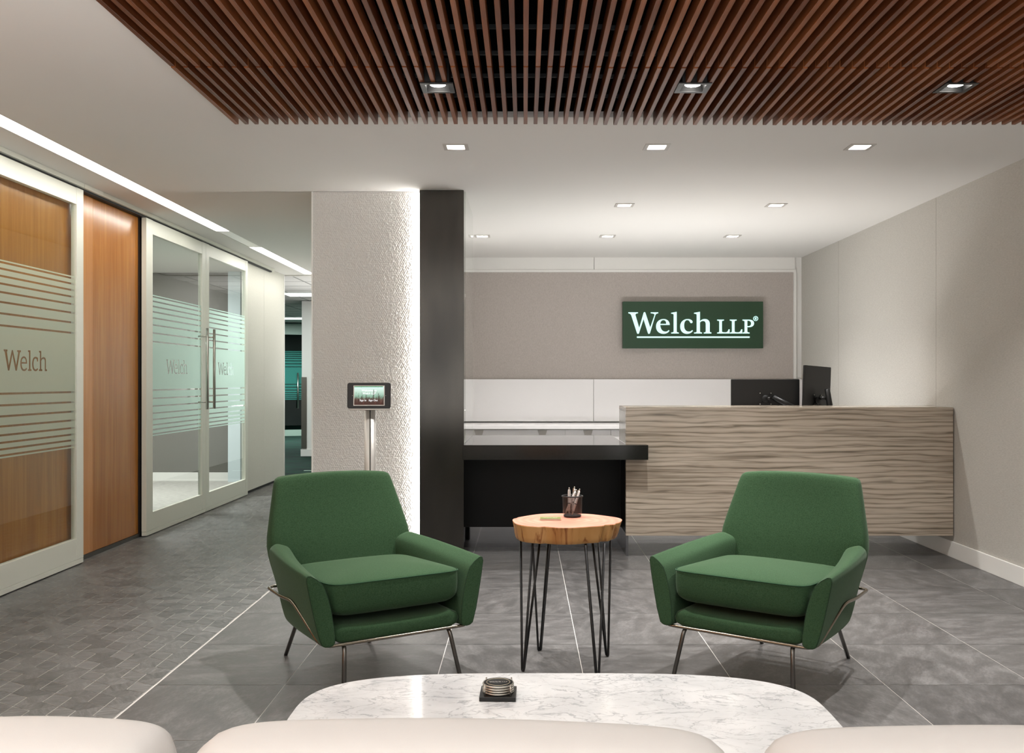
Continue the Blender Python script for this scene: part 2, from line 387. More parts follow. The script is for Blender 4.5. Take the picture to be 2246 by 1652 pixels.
def from_mesh(name, me, mat, parent=None, mtx=None, world=False):
    if mtx is not None: me.transform(mtx)
    me.materials.clear(); me.materials.append(M[mat] if isinstance(mat, str) else mat)
    o = bpy.data.objects.new(name, me); me.name = name; C.objects.link(o)
    if parent is not None:
        o.parent = parent
        if world: me.transform(wmat(parent).inverted())
    return o
SERIF = {
'W': "M 180 290 L 315 290 315 304 Q 278 306 280 330 L 333 512 395 298 Q 400 287 408 287 Q 416 287 420 298 L 488 505 548 330 Q 554 307 495 304 L 495 290 600 290 600 304 Q 570 308 560 330 L 484 583 Q 480 593 470 593 Q 460 593 456 583 L 394 385 330 583 Q 326 593 316 593 Q 306 593 302 583 L 222 335 Q 212 307 180 304 Z",
'e': "M 762 468 L 628 468 C 630 520 655 562 700 562 Q 730 562 748 540 L 758 550 C 740 580 710 593 675 593 C 610 593 570 550 570 490 C 570 425 615 385 675 385 C 730 385 760 420 762 468 Z M 628 453 L 712 453 C 715 420 700 400 675 400 C 648 400 630 420 628 453 Z",
'l': "M 783 297 L 860 283 860 560 Q 862 573 890 575 L 890 588 783 588 783 575 Q 815 573 818 560 L 818 325 Q 817 310 783 309 Z",
'c': "M 1088 550 C 1068 580 1040 593 1005 593 C 945 593 910 550 910 490 C 910 425 955 385 1015 385 C 1055 385 1083 405 1083 425 C 1083 440 1072 445 1060 442 C 1042 438 1048 400 1010 400 C 975 400 962 440 964 485 C 966 530 990 562 1030 562 Q 1058 562 1078 541 Z",
'h': "M 1105 297 L 1187 283 1187 415 C 1205 395 1230 385 1255 385 C 1300 385 1325 410 1325 455 L 1325 560 Q 1327 573 1348 575 L 1348 588 1242 588 1242 575 Q 1268 573 1270 560 L 1270 460 Q 1270 412 1232 412 Q 1205 412 1187 435 L 1187 560 Q 1189 573 1216 575 L 1216 588 1105 588 1105 575 Q 1140 573 1142 560 L 1142 325 Q 1141 310 1105 309 Z",
'L': "M 1430 393 L 1525 393 1525 406 Q 1498 408 1496 420 L 1496 560 Q 1498 572 1545 572 Q 1580 572 1590 530 L 1605 530 1602 588 1430 588 1430 575 Q 1458 573 1460 560 L 1460 420 Q 1458 408 1430 406 Z",
'P': "M 1787 393 L 1870 393 C 1925 393 1948 415 1948 445 C 1948 480 1920 500 1875 500 L 1853 498 1853 560 Q 1855 573 1885 575 L 1885 588 1787 588 1787 575 Q 1814 573 1816 560 L 1816 420 Q 1814 408 1787 406 Z M 1853 408 L 1853 485 C 1890 488 1908 475 1908 447 C 1908 420 1890 406 1853 408 Z"}
def serif_words(reg=True):
    c = []
    for k in 'Welch': c.append(parse(SERIF[k]))
    Lp = parse(SERIF['L']); c.append(Lp); c.append([[(x+178, y) for x, y in q] for q in Lp]); c.append(parse(SERIF['P']))
    if reg:
        circ = lambda r: [(1972+r*math.cos(2*PI*k/28), 378+r*math.sin(2*PI*k/28)) for k in range(28)]
        c.append([circ(34), circ(27)]); c.append(parse("M 1961 396 L 1961 360 1974 360 C 1988 360 1988 380 1976 381 L 1986 396 1979 396 1970 381 1967 381 1967 396 Z M 1967 365 L 1967 376 C 1981 377 1981 364 1967 365 Z"))
    return c
SLAB = ["M 90 548 L 158 553 157 580 147 588 183 840 235 570 Q 247 548 258 570 L 317 835 352 605 335 590 335 563 402 568 400 597 384 603 328 935 303 935 247 640 193 933 167 933 107 588 92 577 Z",
"M 512 808 L 415 806 Q 418 905 460 910 Q 480 908 500 882 L 512 902 Q 490 942 458 942 Q 392 938 390 805 Q 392 678 455 675 Q 512 680 512 808 Z M 415 780 L 492 782 Q 488 708 455 706 Q 418 710 415 780 Z",
"M 530 565 L 573 568 573 905 592 912 592 940 530 940 530 912 548 905 548 600 530 593 Z",
"M 710 768 L 693 768 690 735 Q 680 715 660 715 Q 630 722 628 815 Q 630 905 665 912 Q 685 910 700 890 L 712 905 Q 695 945 662 945 Q 605 935 604 812 Q 608 690 660 684 Q 690 684 710 705 Z",
"M 728 577 L 768 578 768 720 Q 785 690 812 690 Q 850 692 852 750 L 852 905 872 915 872 944 833 944 833 770 Q 832 722 805 722 Q 780 722 768 760 L 768 905 787 912 787 942 728 942 728 915 745 905 745 610 728 603 Z"]
def slab_words(dy=0, only=None):
    """outlines of the word on the glass as (distance along the wall, height)"""
    out = []
    for s in SLAB:
        for c in parse(s, 6):
            q = []
            for u, v in c:
                x = u/8.26; y = 700+v/8.26; Y = 2.995*F/(VX-x); q.append((Y+dy, EYE-(y-VY)*Y/F))
            out.append(q)
    return out

# ------------------------------------------------------------------ floor
def clip(poly, axis, lim, keep_less):
    out = []; n = len(poly)
    ins = lambda p: (p[axis] <= lim) if keep_less else (p[axis] >= lim)
    for i in range(n):
        a, b = poly[i], poly[(i+1) % n]
        if ins(a): out.append(a)
        if ins(a) != ins(b):
            t = (lim-a[axis])/(b[axis]-a[axis]); out.append(tuple(a[j]+t*(b[j]-a[j]) for j in (0, 1)))
    return out
fl = MB(); tones = []; uvs = []
def add_tile(poly, mi, tone, ang):
    if len(poly) < 3: return
    fl.add([(p[0], p[1], 0.0) for p in poly], [tuple(range(len(poly)))], mi)
    ox, oy = random.uniform(0, 50), random.uniform(0, 50); ca, sa = math.cos(ang), math.sin(ang)
    for p in poly: uvs.append((p[0]*ca+p[1]*sa+ox, -p[0]*sa+p[1]*ca+oy)); tones.append(tone)
g = .0016
XB = -1.5
ys = [3.306+.602*k for k in range(-10, 13)]; xs = [XB+.004] + [.247+.61*k for k in range(-2, 6)]
for i in range(len(xs)-1):
    for j in range(len(ys)-1):
        x0, x1, y0, y1 = xs[i]+g, min(xs[i+1], 3.2)-g, ys[j]+g, ys[j+1]-g
        add_tile([(x0, y0), (x1, y0), (x1, y1), (x0, y1)], 0, random.uniform(.78, 1.08), random.choice([1.15, 1.2, 1.9, .1, 1.35]))
s = .1005; d0 = (0, s); d1 = (s*math.sin(PI/3), -s/2); d2 = (-s*math.sin(PI/3), -s/2)
A_ = (-1.941, 3.854)
def inset(c, a, b, ga, gb):
    """rhombus from c spanned by a and b; ga = gap along edges parallel to a, gb = along b"""
    fa = gb/s/.866; fb = ga/s/.866
    P = lambda t, u: (c[0]+a[0]*t+b[0]*u, c[1]+a[1]*t+b[1]*u)
    return [P(fa, fb), P(1-fa, fb), P(1-fa, 1-fb), P(fa, 1-fb)]
for i in range(-60, 120):
    for j in range(-60, 120):
        cx = A_[0]+(d0[0]-d1[0])*i+(d0[0]-d2[0])*j; cy = A_[1]+(d0[1]-d1[1])*i+(d0[1]-d2[1])*j
        if not (-3.3 < cx < -1.35 and YF-.2 < cy < 12.4): continue
        for a, b, ga, gb, an in ((d0, d1, .0014, .0014, .25), (d1, d2, .0014, .0002, 1.35), (d2, d0, .0002, .0014, 2.2)):
            p = clip(clip(inset((cx, cy), a, b, ga, gb), 0, XB-.003, True), 0, -3.12, False)
            p = clip(p, 1, 12.15, True)
            add_tile(p, 1, random.choice([.72, .85, .95, 1.0, 1.05, 1.12]), an+random.uniform(-.2, .2))
ntile = len(fl.v)
fl.add([(-3.3, YF, -.0025), (3.3, YF, -.0025), (3.3, YB+.6, -.0025), (-3.3, 12.15, -.0025)][:0], [])
nb = len(fl.v); fl.box(-3.12, 3.2, YF, 12.15, -.08, -.0012, 2); tones += [1]*(len(fl.v)-nb); uvs += [(0, 0)]*(len(fl.v)-nb)
fo = structure('floor', fl, ['tile', 'rhomb', 'grout'], 'grey stone tile floor with a rhombus mosaic band along the glass doors', 'floor', fixn=False)
me = fo.data; ca = me.color_attributes.new('tone', 'FLOAT_COLOR', 'POINT')
ca.data.foreach_set('color', np.array([[t, t, t, 1] for t in tones], dtype=np.float32).ravel())
ul = me.uv_layers.new(name='tile'); li = np.zeros(len(me.loops), dtype=np.int32); me.loops.foreach_get('vertex_index', li)
ul.data.foreach_set('uv', np.array(uvs, dtype=np.float32)[li].ravel())
b = MB(); b.box(-7.2, -.2, 12.151, 24, -.08, .001); structure('floor', b, 'carpetdark', 'dark green striped carpet of the far corridor', 'carpet')
b = MB(); b.box(-7.2, -3.121, 6.0, 11.95, -.08, .002); structure('floor', b, 'carpetlight', 'pale carpet inside the room behind the glass doors', 'carpet')

# ------------------------------------------------------------------ ceiling (grid plate with openings)
def plate(name, x0, x1, y0, y1, z, holes, mat, label, cat, th=.03):
    xs = sorted({x0, x1, *[h[0] for h in holes], *[h[1] for h in holes]}); ys = sorted({y0, y1, *[h[2] for h in holes], *[h[3] for h in holes]})
    b = MB(); solid = lambda i, j: 0 <= i < len(xs)-1 and 0 <= j < len(ys)-1 and not any(h[0]-1e-6 <= (xs[i]+xs[i+1])/2 <= h[1]+1e-6 and h[2]-1e-6 <= (ys[j]+ys[j+1])/2 <= h[3]+1e-6 for h in holes)
    for i in range(len(xs)-1):
        for j in range(len(ys)-1):
            if not solid(i, j): continue
            a, c, d, e = xs[i], xs[i+1], ys[j], ys[j+1]; t = z+th
            b.quad((a, d, z), (a, e, z), (c, e, z), (c, d, z)); b.quad((a, d, t), (c, d, t), (c, e, t), (a, e, t))
            if not solid(i-1, j): b.quad((a, d, z), (a, d, t), (a, e, t), (a, e, z))
            if not solid(i+1, j): b.quad((c, d, z), (c, e, z), (c, e, t), (c, d, t))
            if not solid(i, j-1): b.quad((a, d, z), (c, d, z), (c, d, t), (a, d, t))
            if not solid(i, j+1): b.quad((a, e, z), (a, e, t), (c, e, t), (c, e, z))
    return structure(name, b, mat, label, cat, fixn=False)
HO = .052
SX0, SX1, SY0, SY1 = -1.475, XR+.02, 1.2, 4.886
holes = [(x-HO, x+HO, y-HO, y+HO) for x, y in WHITE_LIGHTS] + [(SX0, SX1, SY0, SY1), (-2.755, -2.635, YF+.3, 12.1)]
plate('ceiling', -3.1, XR+.02, YF, 12.15, CEIL, holes, 'ceiling', 'white ceiling with recessed lights and a slatted opening', 'ceiling')
b = MB()                                                     # dark void above the slats
b.box(SX0-.03, SX1, SY0-.03, SY1+.03, 2.95, 2.98); b.box(SX0-.05, SX0-.001, SY0, SY1, CEIL+.031, 2.95); b.box(SX0, SX1, SY1+.001, SY1+.04, CEIL+.031, 2.95)
b.box(SX0, SX1, SY0-.04, SY0-.001, CEIL+.031, 2.95); b.box(SX1, SX1+.04, SY0, SY1, CEIL+.031, 2.95)
structure('ceiling_void', b, 'plenum', 'black ceiling void above the walnut slats', 'ceiling')

# ------------------------------------------------------------------ walnut slat panels
PITCH, SWID = .0505, .0195
def slat_module(x0, n, y0, y1, dz, label, zl=2.537):
    t = thing('slatted_ceiling', label, 'ceiling panel', (x0, y0, zl+dz), group='walnut slat panels hung in the ceiling')
    Ls = y1-y0
    sl = None
    for k in range(n):
        if k == 0 or True:
            cut = [y for x, y in BLACK_LIGHTS+BLACK_LIGHTS_REAR if y0 < y < y1 and x-.056-SWID < x0+k*PITCH < x+.056]
            if cut:
                b = MB(); yc = cut[0]-y0; b.box(0, SWID, 0, yc-.056, 0, .062); b.box(0, SWID, yc+.056, Ls, 0, .062); o = mesh_obj('slat', b, 'walnut', bevel=.0012, bseg=1); o.parent = t; o.location = (k*PITCH, 0, 0)
            elif Ls not in SLAT:
                b = MB(); b.box(0, SWID, 0, Ls, 0, .062); o = mesh_obj('slat', b, 'walnut', bevel=.0012, bseg=1); SLAT[Ls] = o.data; o.parent = t; o.location = (k*PITCH, 0, 0); md = o; PROTO[Ls] = o
            else:
                o = PROTO[Ls].copy(); C.objects.link(o); o.parent = t; o.location = (k*PITCH, 0, 0)
    yb = .06
    while yb < Ls-.02:
        b = MB(); b.box(-.012, n*PITCH-.012, yb-.006, yb+.006, .072, .088); mesh_obj('carrier_bar', b, 'barmetal', t); yb += .3
    return t
SLAT = {}; PROTO = {}
rows = [(3.995, 4.88, 'front'), (3.1, 3.985, 'middle'), (2.2, 3.09, 'rear')]
cols = ['leftmost', 'second from the left', 'centre', 'second from the right', 'rightmost']
rn = {'front': 'row nearest the reception desk', 'middle': 'row over the coffee table', 'rear': 'row above the camera'}
for r, (y0, y1, nm) in enumerate(rows):
    for c in range(5):
        n = 18 if c < 4 else 16
        slat_module(-1.468+c*.909, n, y0, y1, [0, .001, -.003, -.004, -.002][c] + (.0 if r == 0 else .002),
                    'walnut slat ceiling panel, %s one in the %s' % (cols[c], rn[nm]))

# ------------------------------------------------------------------ downlights
t = thing('recessed_downlight', 'x', 'ceiling light', (WHITE_LIGHTS[0][0], WHITE_LIGHTS[0][1], CEIL), group='white square downlights in the plaster ceiling')
b = MB(); q = .0715; p = .050
for x0, x1, y0, y1 in ((-q, q, -q, -p), (-q, q, p, q), (-q, -p, -p, p), (p, q, -p, p)): b.box(x0, x1, y0, y1, -.004, 0.0005)
mesh_obj('trim_ring', b, 'trimgrey', t)
b = MB(); sq = lambda h, z: [(-h, -h, z), (h, -h, z), (h, h, z), (-h, h, z)]
b.loft([sq(.050, -.002), sq(.046, .05), sq(.040, .075)], False, 0, False); b.loft([sq(.052, .0), sq(.05, .08)], True, 0, False)
b.f.pop(); b.m.pop(); b.sm.pop(); b.f.pop(); b.m.pop(); b.sm.pop()
mesh_obj('reflector', b, 'reflector', t, fixn=False)
b = MB(); b.lathe([(.001, .074), (.036, .074), (.039, .068), (.034, .066), (.001, .064)], n=24); mesh_obj('lamp', b, 'lamp', t)
wl = ['above the gap between left armchair and steel pier', 'above the wooden side table', 'above the right armchair, nearest row of white lights', 'middle depth, left one of the pair before the sign',
      'middle depth, right one of the pair before the sign', 'farthest row, leftmost beside the steel pier', 'farthest row, middle one above the back wall', 'farthest row, rightmost, above the sign\'s right end']
first = t
for k, (x, y) in enumerate(WHITE_LIGHTS):
    o = first if k == 0 else dup(first, (x, y, CEIL)); o['label'] = 'small white square downlight, ' + wl[k]
def black_fix(x, y, label):
    t = thing('slat_downlight', label, 'ceiling light', (x, y, 2.536), group='black square downlights among the slats')
    b = MB(); q = .072; p = .051
    for x0, x1, y0, y1 in ((-q, q, -q, -p), (-q, q, p, q), (-q, -p, -p, p), (p, q, -p, p)): b.box(x0, x1, y0, y1, -.006, -.0005)
    mesh_obj('trim_ring', b, 'darkfix', t)
    b = MB(); b.loft([sq(.051, -.004), sq(.046, .03), sq(.042, .06)], False, 0, False); b.loft([sq(.054, -.001), sq(.054, .11)], True, 0, False); 
    b.f.pop(-2); b.m.pop(-2); b.sm.pop(-2)
    mesh_obj('housing', b, 'black', t, fixn=False)
    b = MB(); b.lathe([(.001, .016), (.034, .016), (.036, .012), (.034, .009), (.001, .007)], n=28); mesh_obj('lamp', b, 'lamp', t); return t
bl = black_fix(*BLACK_LIGHTS[0], 'black square downlight among the slats, left of the three above the left armchair')
for (x, y), la in zip(BLACK_LIGHTS[1:]+BLACK_LIGHTS_REAR, ('middle of the three, above the side table', 'right of the three, above the right armchair', 'rear row above the sofa, left', 'rear row above the sofa, middle', 'rear row above the sofa, right')):
    dup(bl, (x, y, 2.536), label='black square downlight among the slats, '+la)
# linear light in the ceiling
t = thing('linear_light', 'long white linear light set in the ceiling along the glass doors', 'ceiling light', (-2.695, YF+.3, CEIL))
b = MB(); b.box(-.056, .056, 0, 10.9, .012, .02); mesh_obj('diffuser', b, 'strip', t)
b = MB(); b.box(-.056, .056, 10.91, 11.95, .002, .012); mesh_obj('blank_cover', b, 'reflector', t)
b = MB(); b.box(-.056, .056, 11.96, 14.35, .012, .02); mesh_obj('diffuser', b, 'strip', t)
b = MB(); b.box(-.0595, .0595, 0, 14.35, .021, .03); mesh_obj('housing', b, 'trimgrey', t)

# ------------------------------------------------------------------ walls
b = MB(); b.box(XR, XR+.1, YF, YB+.2, 0, CEIL); structure('wall_right', b, 'wallpaper', 'right wall in woven greige wallcovering', 'wall')
b = MB()
for y in (7.02, 3.9, 9.2): b.box(XR-.0008, XR+.001, y, y+.002, .11, CEIL)
structure('trim_1', b, new_mat('seam', '#8f887f', .9), 'thin vertical seams in the right wallcovering', 'trim')
b = MB(); b.box(XR-.014, XR-.0005, YF, YB, 0, .112); structure('baseboard_right', b, 'white', 'tall white baseboard along the right wall', 'baseboard', bevel=.002)
b = MB(); b.box(-.72, XR+.1, YB, YB+.1, 0, CEIL); structure('wall_back', b, 'white', 'white wall behind the reception cabinets', 'wall')
b = MB(); b.box(-3.2, -3.075, YF, 6.4, 0, CEIL); structure('wall_left', b, 'whitepaper', 'left wall', 'wall')
b = MB()
b.box(-3.06, -3.03, 10.415, 11.198, .03, CEIL-.02); b.box(-3.06, -3.03, 11.202, 12.15, .03, CEIL-.001)
b.box(-3.06, -3.04, 10.415, 12.15, 0, .03, 1); b.box(-3.045, -3.026, 12.12, 12.153, 0, CEIL-.001, 2)
structure('wall_left', b, ['whitepaper', 'black', 'reflector'], 'white textured wall panels beyond the glass doors', 'wall')
# office behind glass doors
b = MB(); b.box(-7.2, -3.15, 11.9, 12.0, 0, CEIL); b.box(-7.3, -7.2, 6, 12, 0, CEIL); b.box(-7.2, -3.2, 5.9, 6.0, 0, CEIL); structure('wall_far', b, 'officewall', 'grey wall of the room behind the glass doors', 'wall')
b = MB(); b.box(-7.2, -3.15, 11.885, 11.9, 0, .105); structure('baseboard_far', b, 'white', 'white baseboard in the room behind the glass doors', 'baseboard')
b = MB(); b.box(-7.2, -3.1, 6, 11.95, CEIL, CEIL+.03); structure('ceiling', b, 'ceiling')
b = MB(); b.box(-3.62, -3.47, 11.75, 11.884, 0, CEIL); structure('trim_2', b, new_mat('pale_blue_white', '#cfdde2', .6), 'pale pilaster in the corner of the room behind the glass doors', 'trim')
# far corridor
b = MB(); b.box(-7.2, -.9, 12.152, 24, 2.56, 2.6); structure('ceiling', b, 'ceiling', 'tiled ceiling of the far corridor', 'ceiling')
b = MB()
for y in [12.8+.61*k for k in range(18)]: b.box(-7.2, -.9, y, y+.02, 2.5585, 2.56)
for x in [-6.6+.61*k for k in range(10)]: b.box(x, x+.02, 12.2, 24, 2.558, 2.56)
structure('trim_3', b, new_mat('grid_grey', '#8b8b88', .7), 'grid of the far corridor ceiling', 'trim')
b = MB(); b.box(-7.3, -7.2, 12, 24, 0, 2.6); b.box(-7.2, -.9, 24, 24.1, 0, 2.6); structure('wall_far', b, 'officewall')
b = MB(); b.box(-3.655, -2.6, 15.8, 16.8, .0, 2.55); structure('wall_corridor', b, 'white', 'white corridor pier seen through the gap beside the textured wall', 'wall')
b = MB(); b.box(-3.67, -2.6, 15.785, 15.799, 0, .115); structure('baseboard_corridor', b, 'white', 'white baseboard of the corridor pier', 'baseboard')
t = thing('corner_guard', 'steel corner guard on the white corridor pier', 'corner guard', (-3.62, 15.78, .13))
b = MB(); b.box(-.037, .05, -.004, .0, 0, 1.17); mesh_obj('guard_plate', b, 'chrome', t)
for k, (x, y, la) in enumerate(((-3.35, 14.7, 'recessed corridor light panel nearest the textured wall'), (-4.85, 20.3, 'recessed corridor light panel above the teal glass door'))):
    t = thing('ceiling_light_panel', la, 'ceiling light', (x, y, 2.556), group='corridor light panels')
    b = MB(); b.box(-.3, .3, -.3, .3, -.001, .0015); mesh_obj('diffuser', b, 'troffer', t)
    b = MB()
    for x0, x1, y0, y1 in ((-.32, .32, -.32, -.3), (-.32, .32, .3, .32), (-.32, -.3, -.3, .3), (.3, .32, -.3, .3)): b.box(x0, x1, y0, y1, -.004, .002)
    mesh_obj('frame', b, 'trimgrey', t)
b = MB(); b.box(-3.03, -2.0, 13.2, 13.26, .0012, .004); tag(mesh_obj('threshold_strip', b, new_mat('sage_strip', '#8fa894', .4)), 'pale green floor strip on the dark corridor carpet', 'floor strip')

# ------------------------------------------------------------------ sliding glass doors
BANDS = [1.555, 1.624, 1.689, 1.746, 1.795, 1.839, 1.881, 1.918]; TOPB = 1.933
LOWS = [1.162, 1.095, 1.032, .974, .923, .880, .842, .806]; LOWB = .790
def film(y0, y1, words, h=.006):
    """frosting on the glass: bands with clear gaps and a clear word"""
    R = lambda z0, z1: [(y0, z0), (y1, z0), (y1, z1), (y0, z1)]
    c = [R(LOWS[0]+h, BANDS[0]-h)] + list(words)
    for a, bb in zip(BANDS, BANDS[1:]+[TOPB+h]): c.append(R(a+h, bb-h))
    for a, bb in zip(LOWS, LOWS[1:]+[LOWB-h]): c.append(R(bb+h, a-h))
    return fill_mesh(c)
TOYZ = Matrix(((0, 0, 1, 0), (1, 0, 0, 0), (0, 1, 0, 0), (0, 0, 0, 1)))     # (u, v) in a flat outline -> (y, z)
def glass_door(name, label, ys0, g0, g1, ye, words, fm, handle=None, x=XL, solidstile=(True, True)):
    d = thing(name, label, 'sliding glass door', (x, ys0, 0), kind='structure')
    b = MB(); X0, X1 = x-.035, x+.004
    b.box(X0, X1, ys0, g0, .04, 2.53); mesh_obj('stile', b, 'cream', d, True, .0015)
    b = MB(); b.box(X0, X1, g1, ye, .04, 2.53); mesh_obj('stile', b, 'cream', d, True, .0015)
    b = MB(); b.box(X0, X1-.002, g0, g1, 2.417, 2.528); mesh_obj('top_rail', b, 'cream', d, True, .001)
    b = MB(); b.box(X0, X1-.002, g0, g1, .04, .18); mesh_obj('bottom_rail', b, 'cream', d, True, .001)
    b = MB(); b.box(X0, X1, ys0+.002, ye-.002, .008, .0385); mesh_obj('kick_strip', b, 'cream', d, True, .001)
    b = MB(); b.box(x-.018, x-.010, g0, g1, .175, 2.42); mesh_obj('glass_pane', b, 'glass', d, True)
    me = film(g0+.001, g1-.001, words); me.transform(Matrix.Translation((x-.0075, 0, 0)) @ TOYZ)
    from_mesh('frosted_film', me, fm, d, None, True)
    if handle:
        b = MB(); hx = x+.075
        b.tube([(hx, handle, .975), (hx, handle, 1.722)], .0125, 14)
        h = mesh_obj('handle', b, 'chrome', d, True)
        for z in (1.04, 1.647):
            b = MB(); b.tube([(x-.008, handle, z), (hx, handle, z)], .007, 10); mesh_obj('handle_post', b, 'chrome', d, True)
    return d
glass_door('door_1', 'nearest glass sliding door over orange wood, frosted stripes and the word Welch', 3.9, 4.02, 6.43, 6.528, slab_words(), 'frost')
glass_door('door_2', 'left leaf of the glass sliding door pair into the grey room', 7.614, 7.745, 8.935, 9.035, slab_words(2.52), 'frost2', 8.86)
glass_door('door_3', 'right leaf of the glass sliding door pair, farthest from the sofa', 9.04, 9.13, 10.325, 10.41, slab_words(3.88), 'frost2', 9.06)
# header track
b = MB(); b.box(-3.05, XL+.012, YF, 6.525, 2.545, CEIL-.0005); b.box(-3.05, XL+.012, 6.53, 11.5, 2.545, CEIL-.0005); b.box(-3.05, XL-.01, YF, 11.45, 2.53, 2.545, 1)
structure('trim_4', b, ['cream', 'black'], 'white sliding door track below the ceiling', 'trim')
# wood panels (stand behind door 1 and between the doors)
t = thing('wood_wall_panel', 'narrow strip of the orange wood wall with reflected light in its colour, beside the nearest glass door', 'wood panel', (-3.055, 6.53, .03), group='orange wood wall panels')
b = MB(); b.box(-.018, .0, 0, .282, .0, 2.50); mesh_obj('veneer_sheet', b, 'veneer_lit', t)  # strip lightened in colour where the glossy wood catches light
t2 = thing('wood_wall_panel', 'wide orange wood wall panel between the nearest door and the door pair', 'wood panel', (-3.055, 6.815, .03), group='orange wood wall panels')
b = MB(); b.box(-.018, .0, 0, .794, .0, 2.50); mesh_obj('veneer_sheet', b, 'veneer', t2)
t3 = thing('wood_wall_panel', 'orange wood wall panel behind the striped glass of the nearest door', 'wood panel', (-3.055, YF+.1, .03), group='orange wood wall panels')
b = MB(); b.box(-.018, .0, 0, 6.50-YF-.1, .0, 2.50); mesh_obj('veneer_sheet', b, 'veneer', t3)
b = MB(); b.box(-3.2, -3.075, 6.4, 7.74, 0, CEIL); b.box(-3.075, -3.045, 6.35, 7.612, 0, .028, 1); b.box(-3.075, -3.055, 6.502, 6.528, .03, 2.53, 2); b.box(-3.075, -3.04, 7.613, 7.74, 0, 2.53, 2)
structure('wall_left', b, ['black', 'gunmetal', 'black'])

# ------------------------------------------------------------------ textured wall and steel pier
def relief(x0, x1, z0, z1, y, step=.0036, pitch=.0148, amp=.0048):
    nx = int((x1-x0)/step)+1; nz = int((z1-z0)/step)+1
    H = np.zeros((nz, nx)); dx = (x1-x0)/(nx-1); dz = (z1-z0)/(nz-1)
    gx = np.arange(nx)*dx; gz = np.arange(nz)*dz
    r0 = .0066
    def splat(ax, az, bx, bz, r, a):
        i0 = max(0, int((min(ax, bx)-r)/dx)); i1 = min(nx, int((max(ax, bx)+r)/dx)+2); j0 = max(0, int((min(az, bz)-r)/dz)); j1 = min(nz, int((max(az, bz)+r)/dz)+2)
        if i0 >= i1 or j0 >= j1: return
        X, Z = np.meshgrid(gx[i0:i1], gz[j0:j1]); vx, vz = bx-ax, bz-az; L2 = vx*vx+vz*vz
        t = np.clip(((X-ax)*vx+(Z-az)*vz)/L2, 0, 1) if L2 > 0 else 0
        d = np.sqrt((X-ax-t*vx)**2+(Z-az-t*vz)**2)/r; h = a*np.clip(1-d*d, 0, 1)
        H[j0:j1, i0:i1] = np.maximum(H[j0:j1, i0:i1], h)
    rowh = pitch*.866
    for j in range(int((z1-z0)/rowh)+2):
        for i in range(int((x1-x0)/pitch)+2):
            ax = i*pitch+(pitch/2 if j % 2 else 0); az = j*rowh; splat(ax+RNG.randn()*.0012, az+RNG.randn()*.0012, ax, az, r0, RNG.uniform(.55, 1))
            for ddx, ddz in ((pitch, 0), (pitch/2, rowh), (-pitch/2, rowh)):
                if RNG.rand() < .27: splat(ax, az, ax+ddx, az+ddz, r0*.75, .8)
    V = [(x0+gx[i], y-H[j, i]*amp, z0+gz[j]) for j in range(nz) for i in range(nx)]
    Fs = [(j*nx+i, j*nx+i+1, (j+1)*nx+i+1, (j+1)*nx+i) for j in range(nz-1) for i in range(nx-1)]
    return V, Fs
b = MB(); V, Fs = relief(-1.493, -.72, 0, CEIL-.002, 6.80); b.add(V, Fs, 0, True)
b.box(-1.498, -1.40, 7.0, 24, 0, CEIL-.016, 1); b.box(-1.498, -.721, 6.801, 7.0, 0, CEIL-.001, 1); b.box(-1.503, -1.494, 6.792, 6.83, 0, CEIL-.001, 2)
structure('wall_centre', b, ['plaster', 'white', 'reflector'], 'white wall with embossed dotted texture lit from its right edge', 'wall', fixn=False)
b_side = MB(); b_side.box(-.72, -.69, 7.101, YB-.001, 0, CEIL-.001); structure('wall_side', b_side, 'white', 'white side wall of the reception behind the steel pier', 'wall')
t = thing('steel_pier', 'tall dark metal-clad pier between the textured wall and the reception counter', 'pier', (-.58, 6.747, 0))
b = MB(); b.box(-.735, -.425, 6.747, 6.797, 0, CEIL-.001); mesh_obj('metal_cladding', b, 'darkmetal', t, True, .0015)
b = MB(); b.box(-.7385, -.7352, 6.762, 6.792, .01, CEIL-.02); mesh_obj('light_strip', b, 'led', t, True)['label'] = 'glowing vertical light strip'
b = MB(); b.box(-.715, -.46, 6.80, 7.1, 0, CEIL-.001); mesh_obj('core', b, 'white', t, True)

# ------------------------------------------------------------------ tablet kiosk
kx, ky = (812-VX)*6.25/F, 6.25
t = thing('tablet_kiosk', 'black sign-in tablet on a silver pole before the textured wall', 'tablet kiosk', (kx, ky, 0))
zc = EYE-(868-VY)*6.25/F
b = MB(); b.rbox(-.14, .14, -.020, .0, -.083, .083, .014, 'Y'); o = mesh_obj('tablet_frame', b, 'blackplastic', t, bevel=.002); o.location = (0, -.03, zc); o.rotation_euler = (-.05, 0, .03); tf = o
b = MB(); b.rbox(-.136, .136, .0005, .022, -.094, .078, .014, 'Y'); o = mesh_obj('backing_tray', b, 'chrome', t, bevel=.003); o.location = (0, -.03, zc); o.rotation_euler = (-.05, 0, .03)
b = MB(); b.box(-.1, .1, -.0215, -.0201, -.065, .065); o = mesh_obj('screen_border', b, 'chrome', tf)
m = bpy.data.materials.new('forest_screen'); m.use_nodes = True; nt = m.node_tree; nt.nodes.remove(nt.nodes['Principled BSDF'])
tc = N(m, 'ShaderNodeTexCoord'); sx = N(m, 'ShaderNodeSeparateXYZ'); L(m, tc.outputs['Object'], sx.inputs[0])
g1 = ramp(m, math_(m, 'ADD', math_(m, 'MULTIPLY', sx.outputs['Z'], 8), .5), [(.05, '#5c3630'), (.3, '#6f5a50'), (.45, '#8db09a'), (.75, '#c8e2d2'), (.95, '#dcefee')])
vm = N(m, 'ShaderNodeMapping'); vm.inputs['Scale'].default_value = (55, 1, 9); L(m, tc.outputs['Object'], vm.inputs['Vector'])
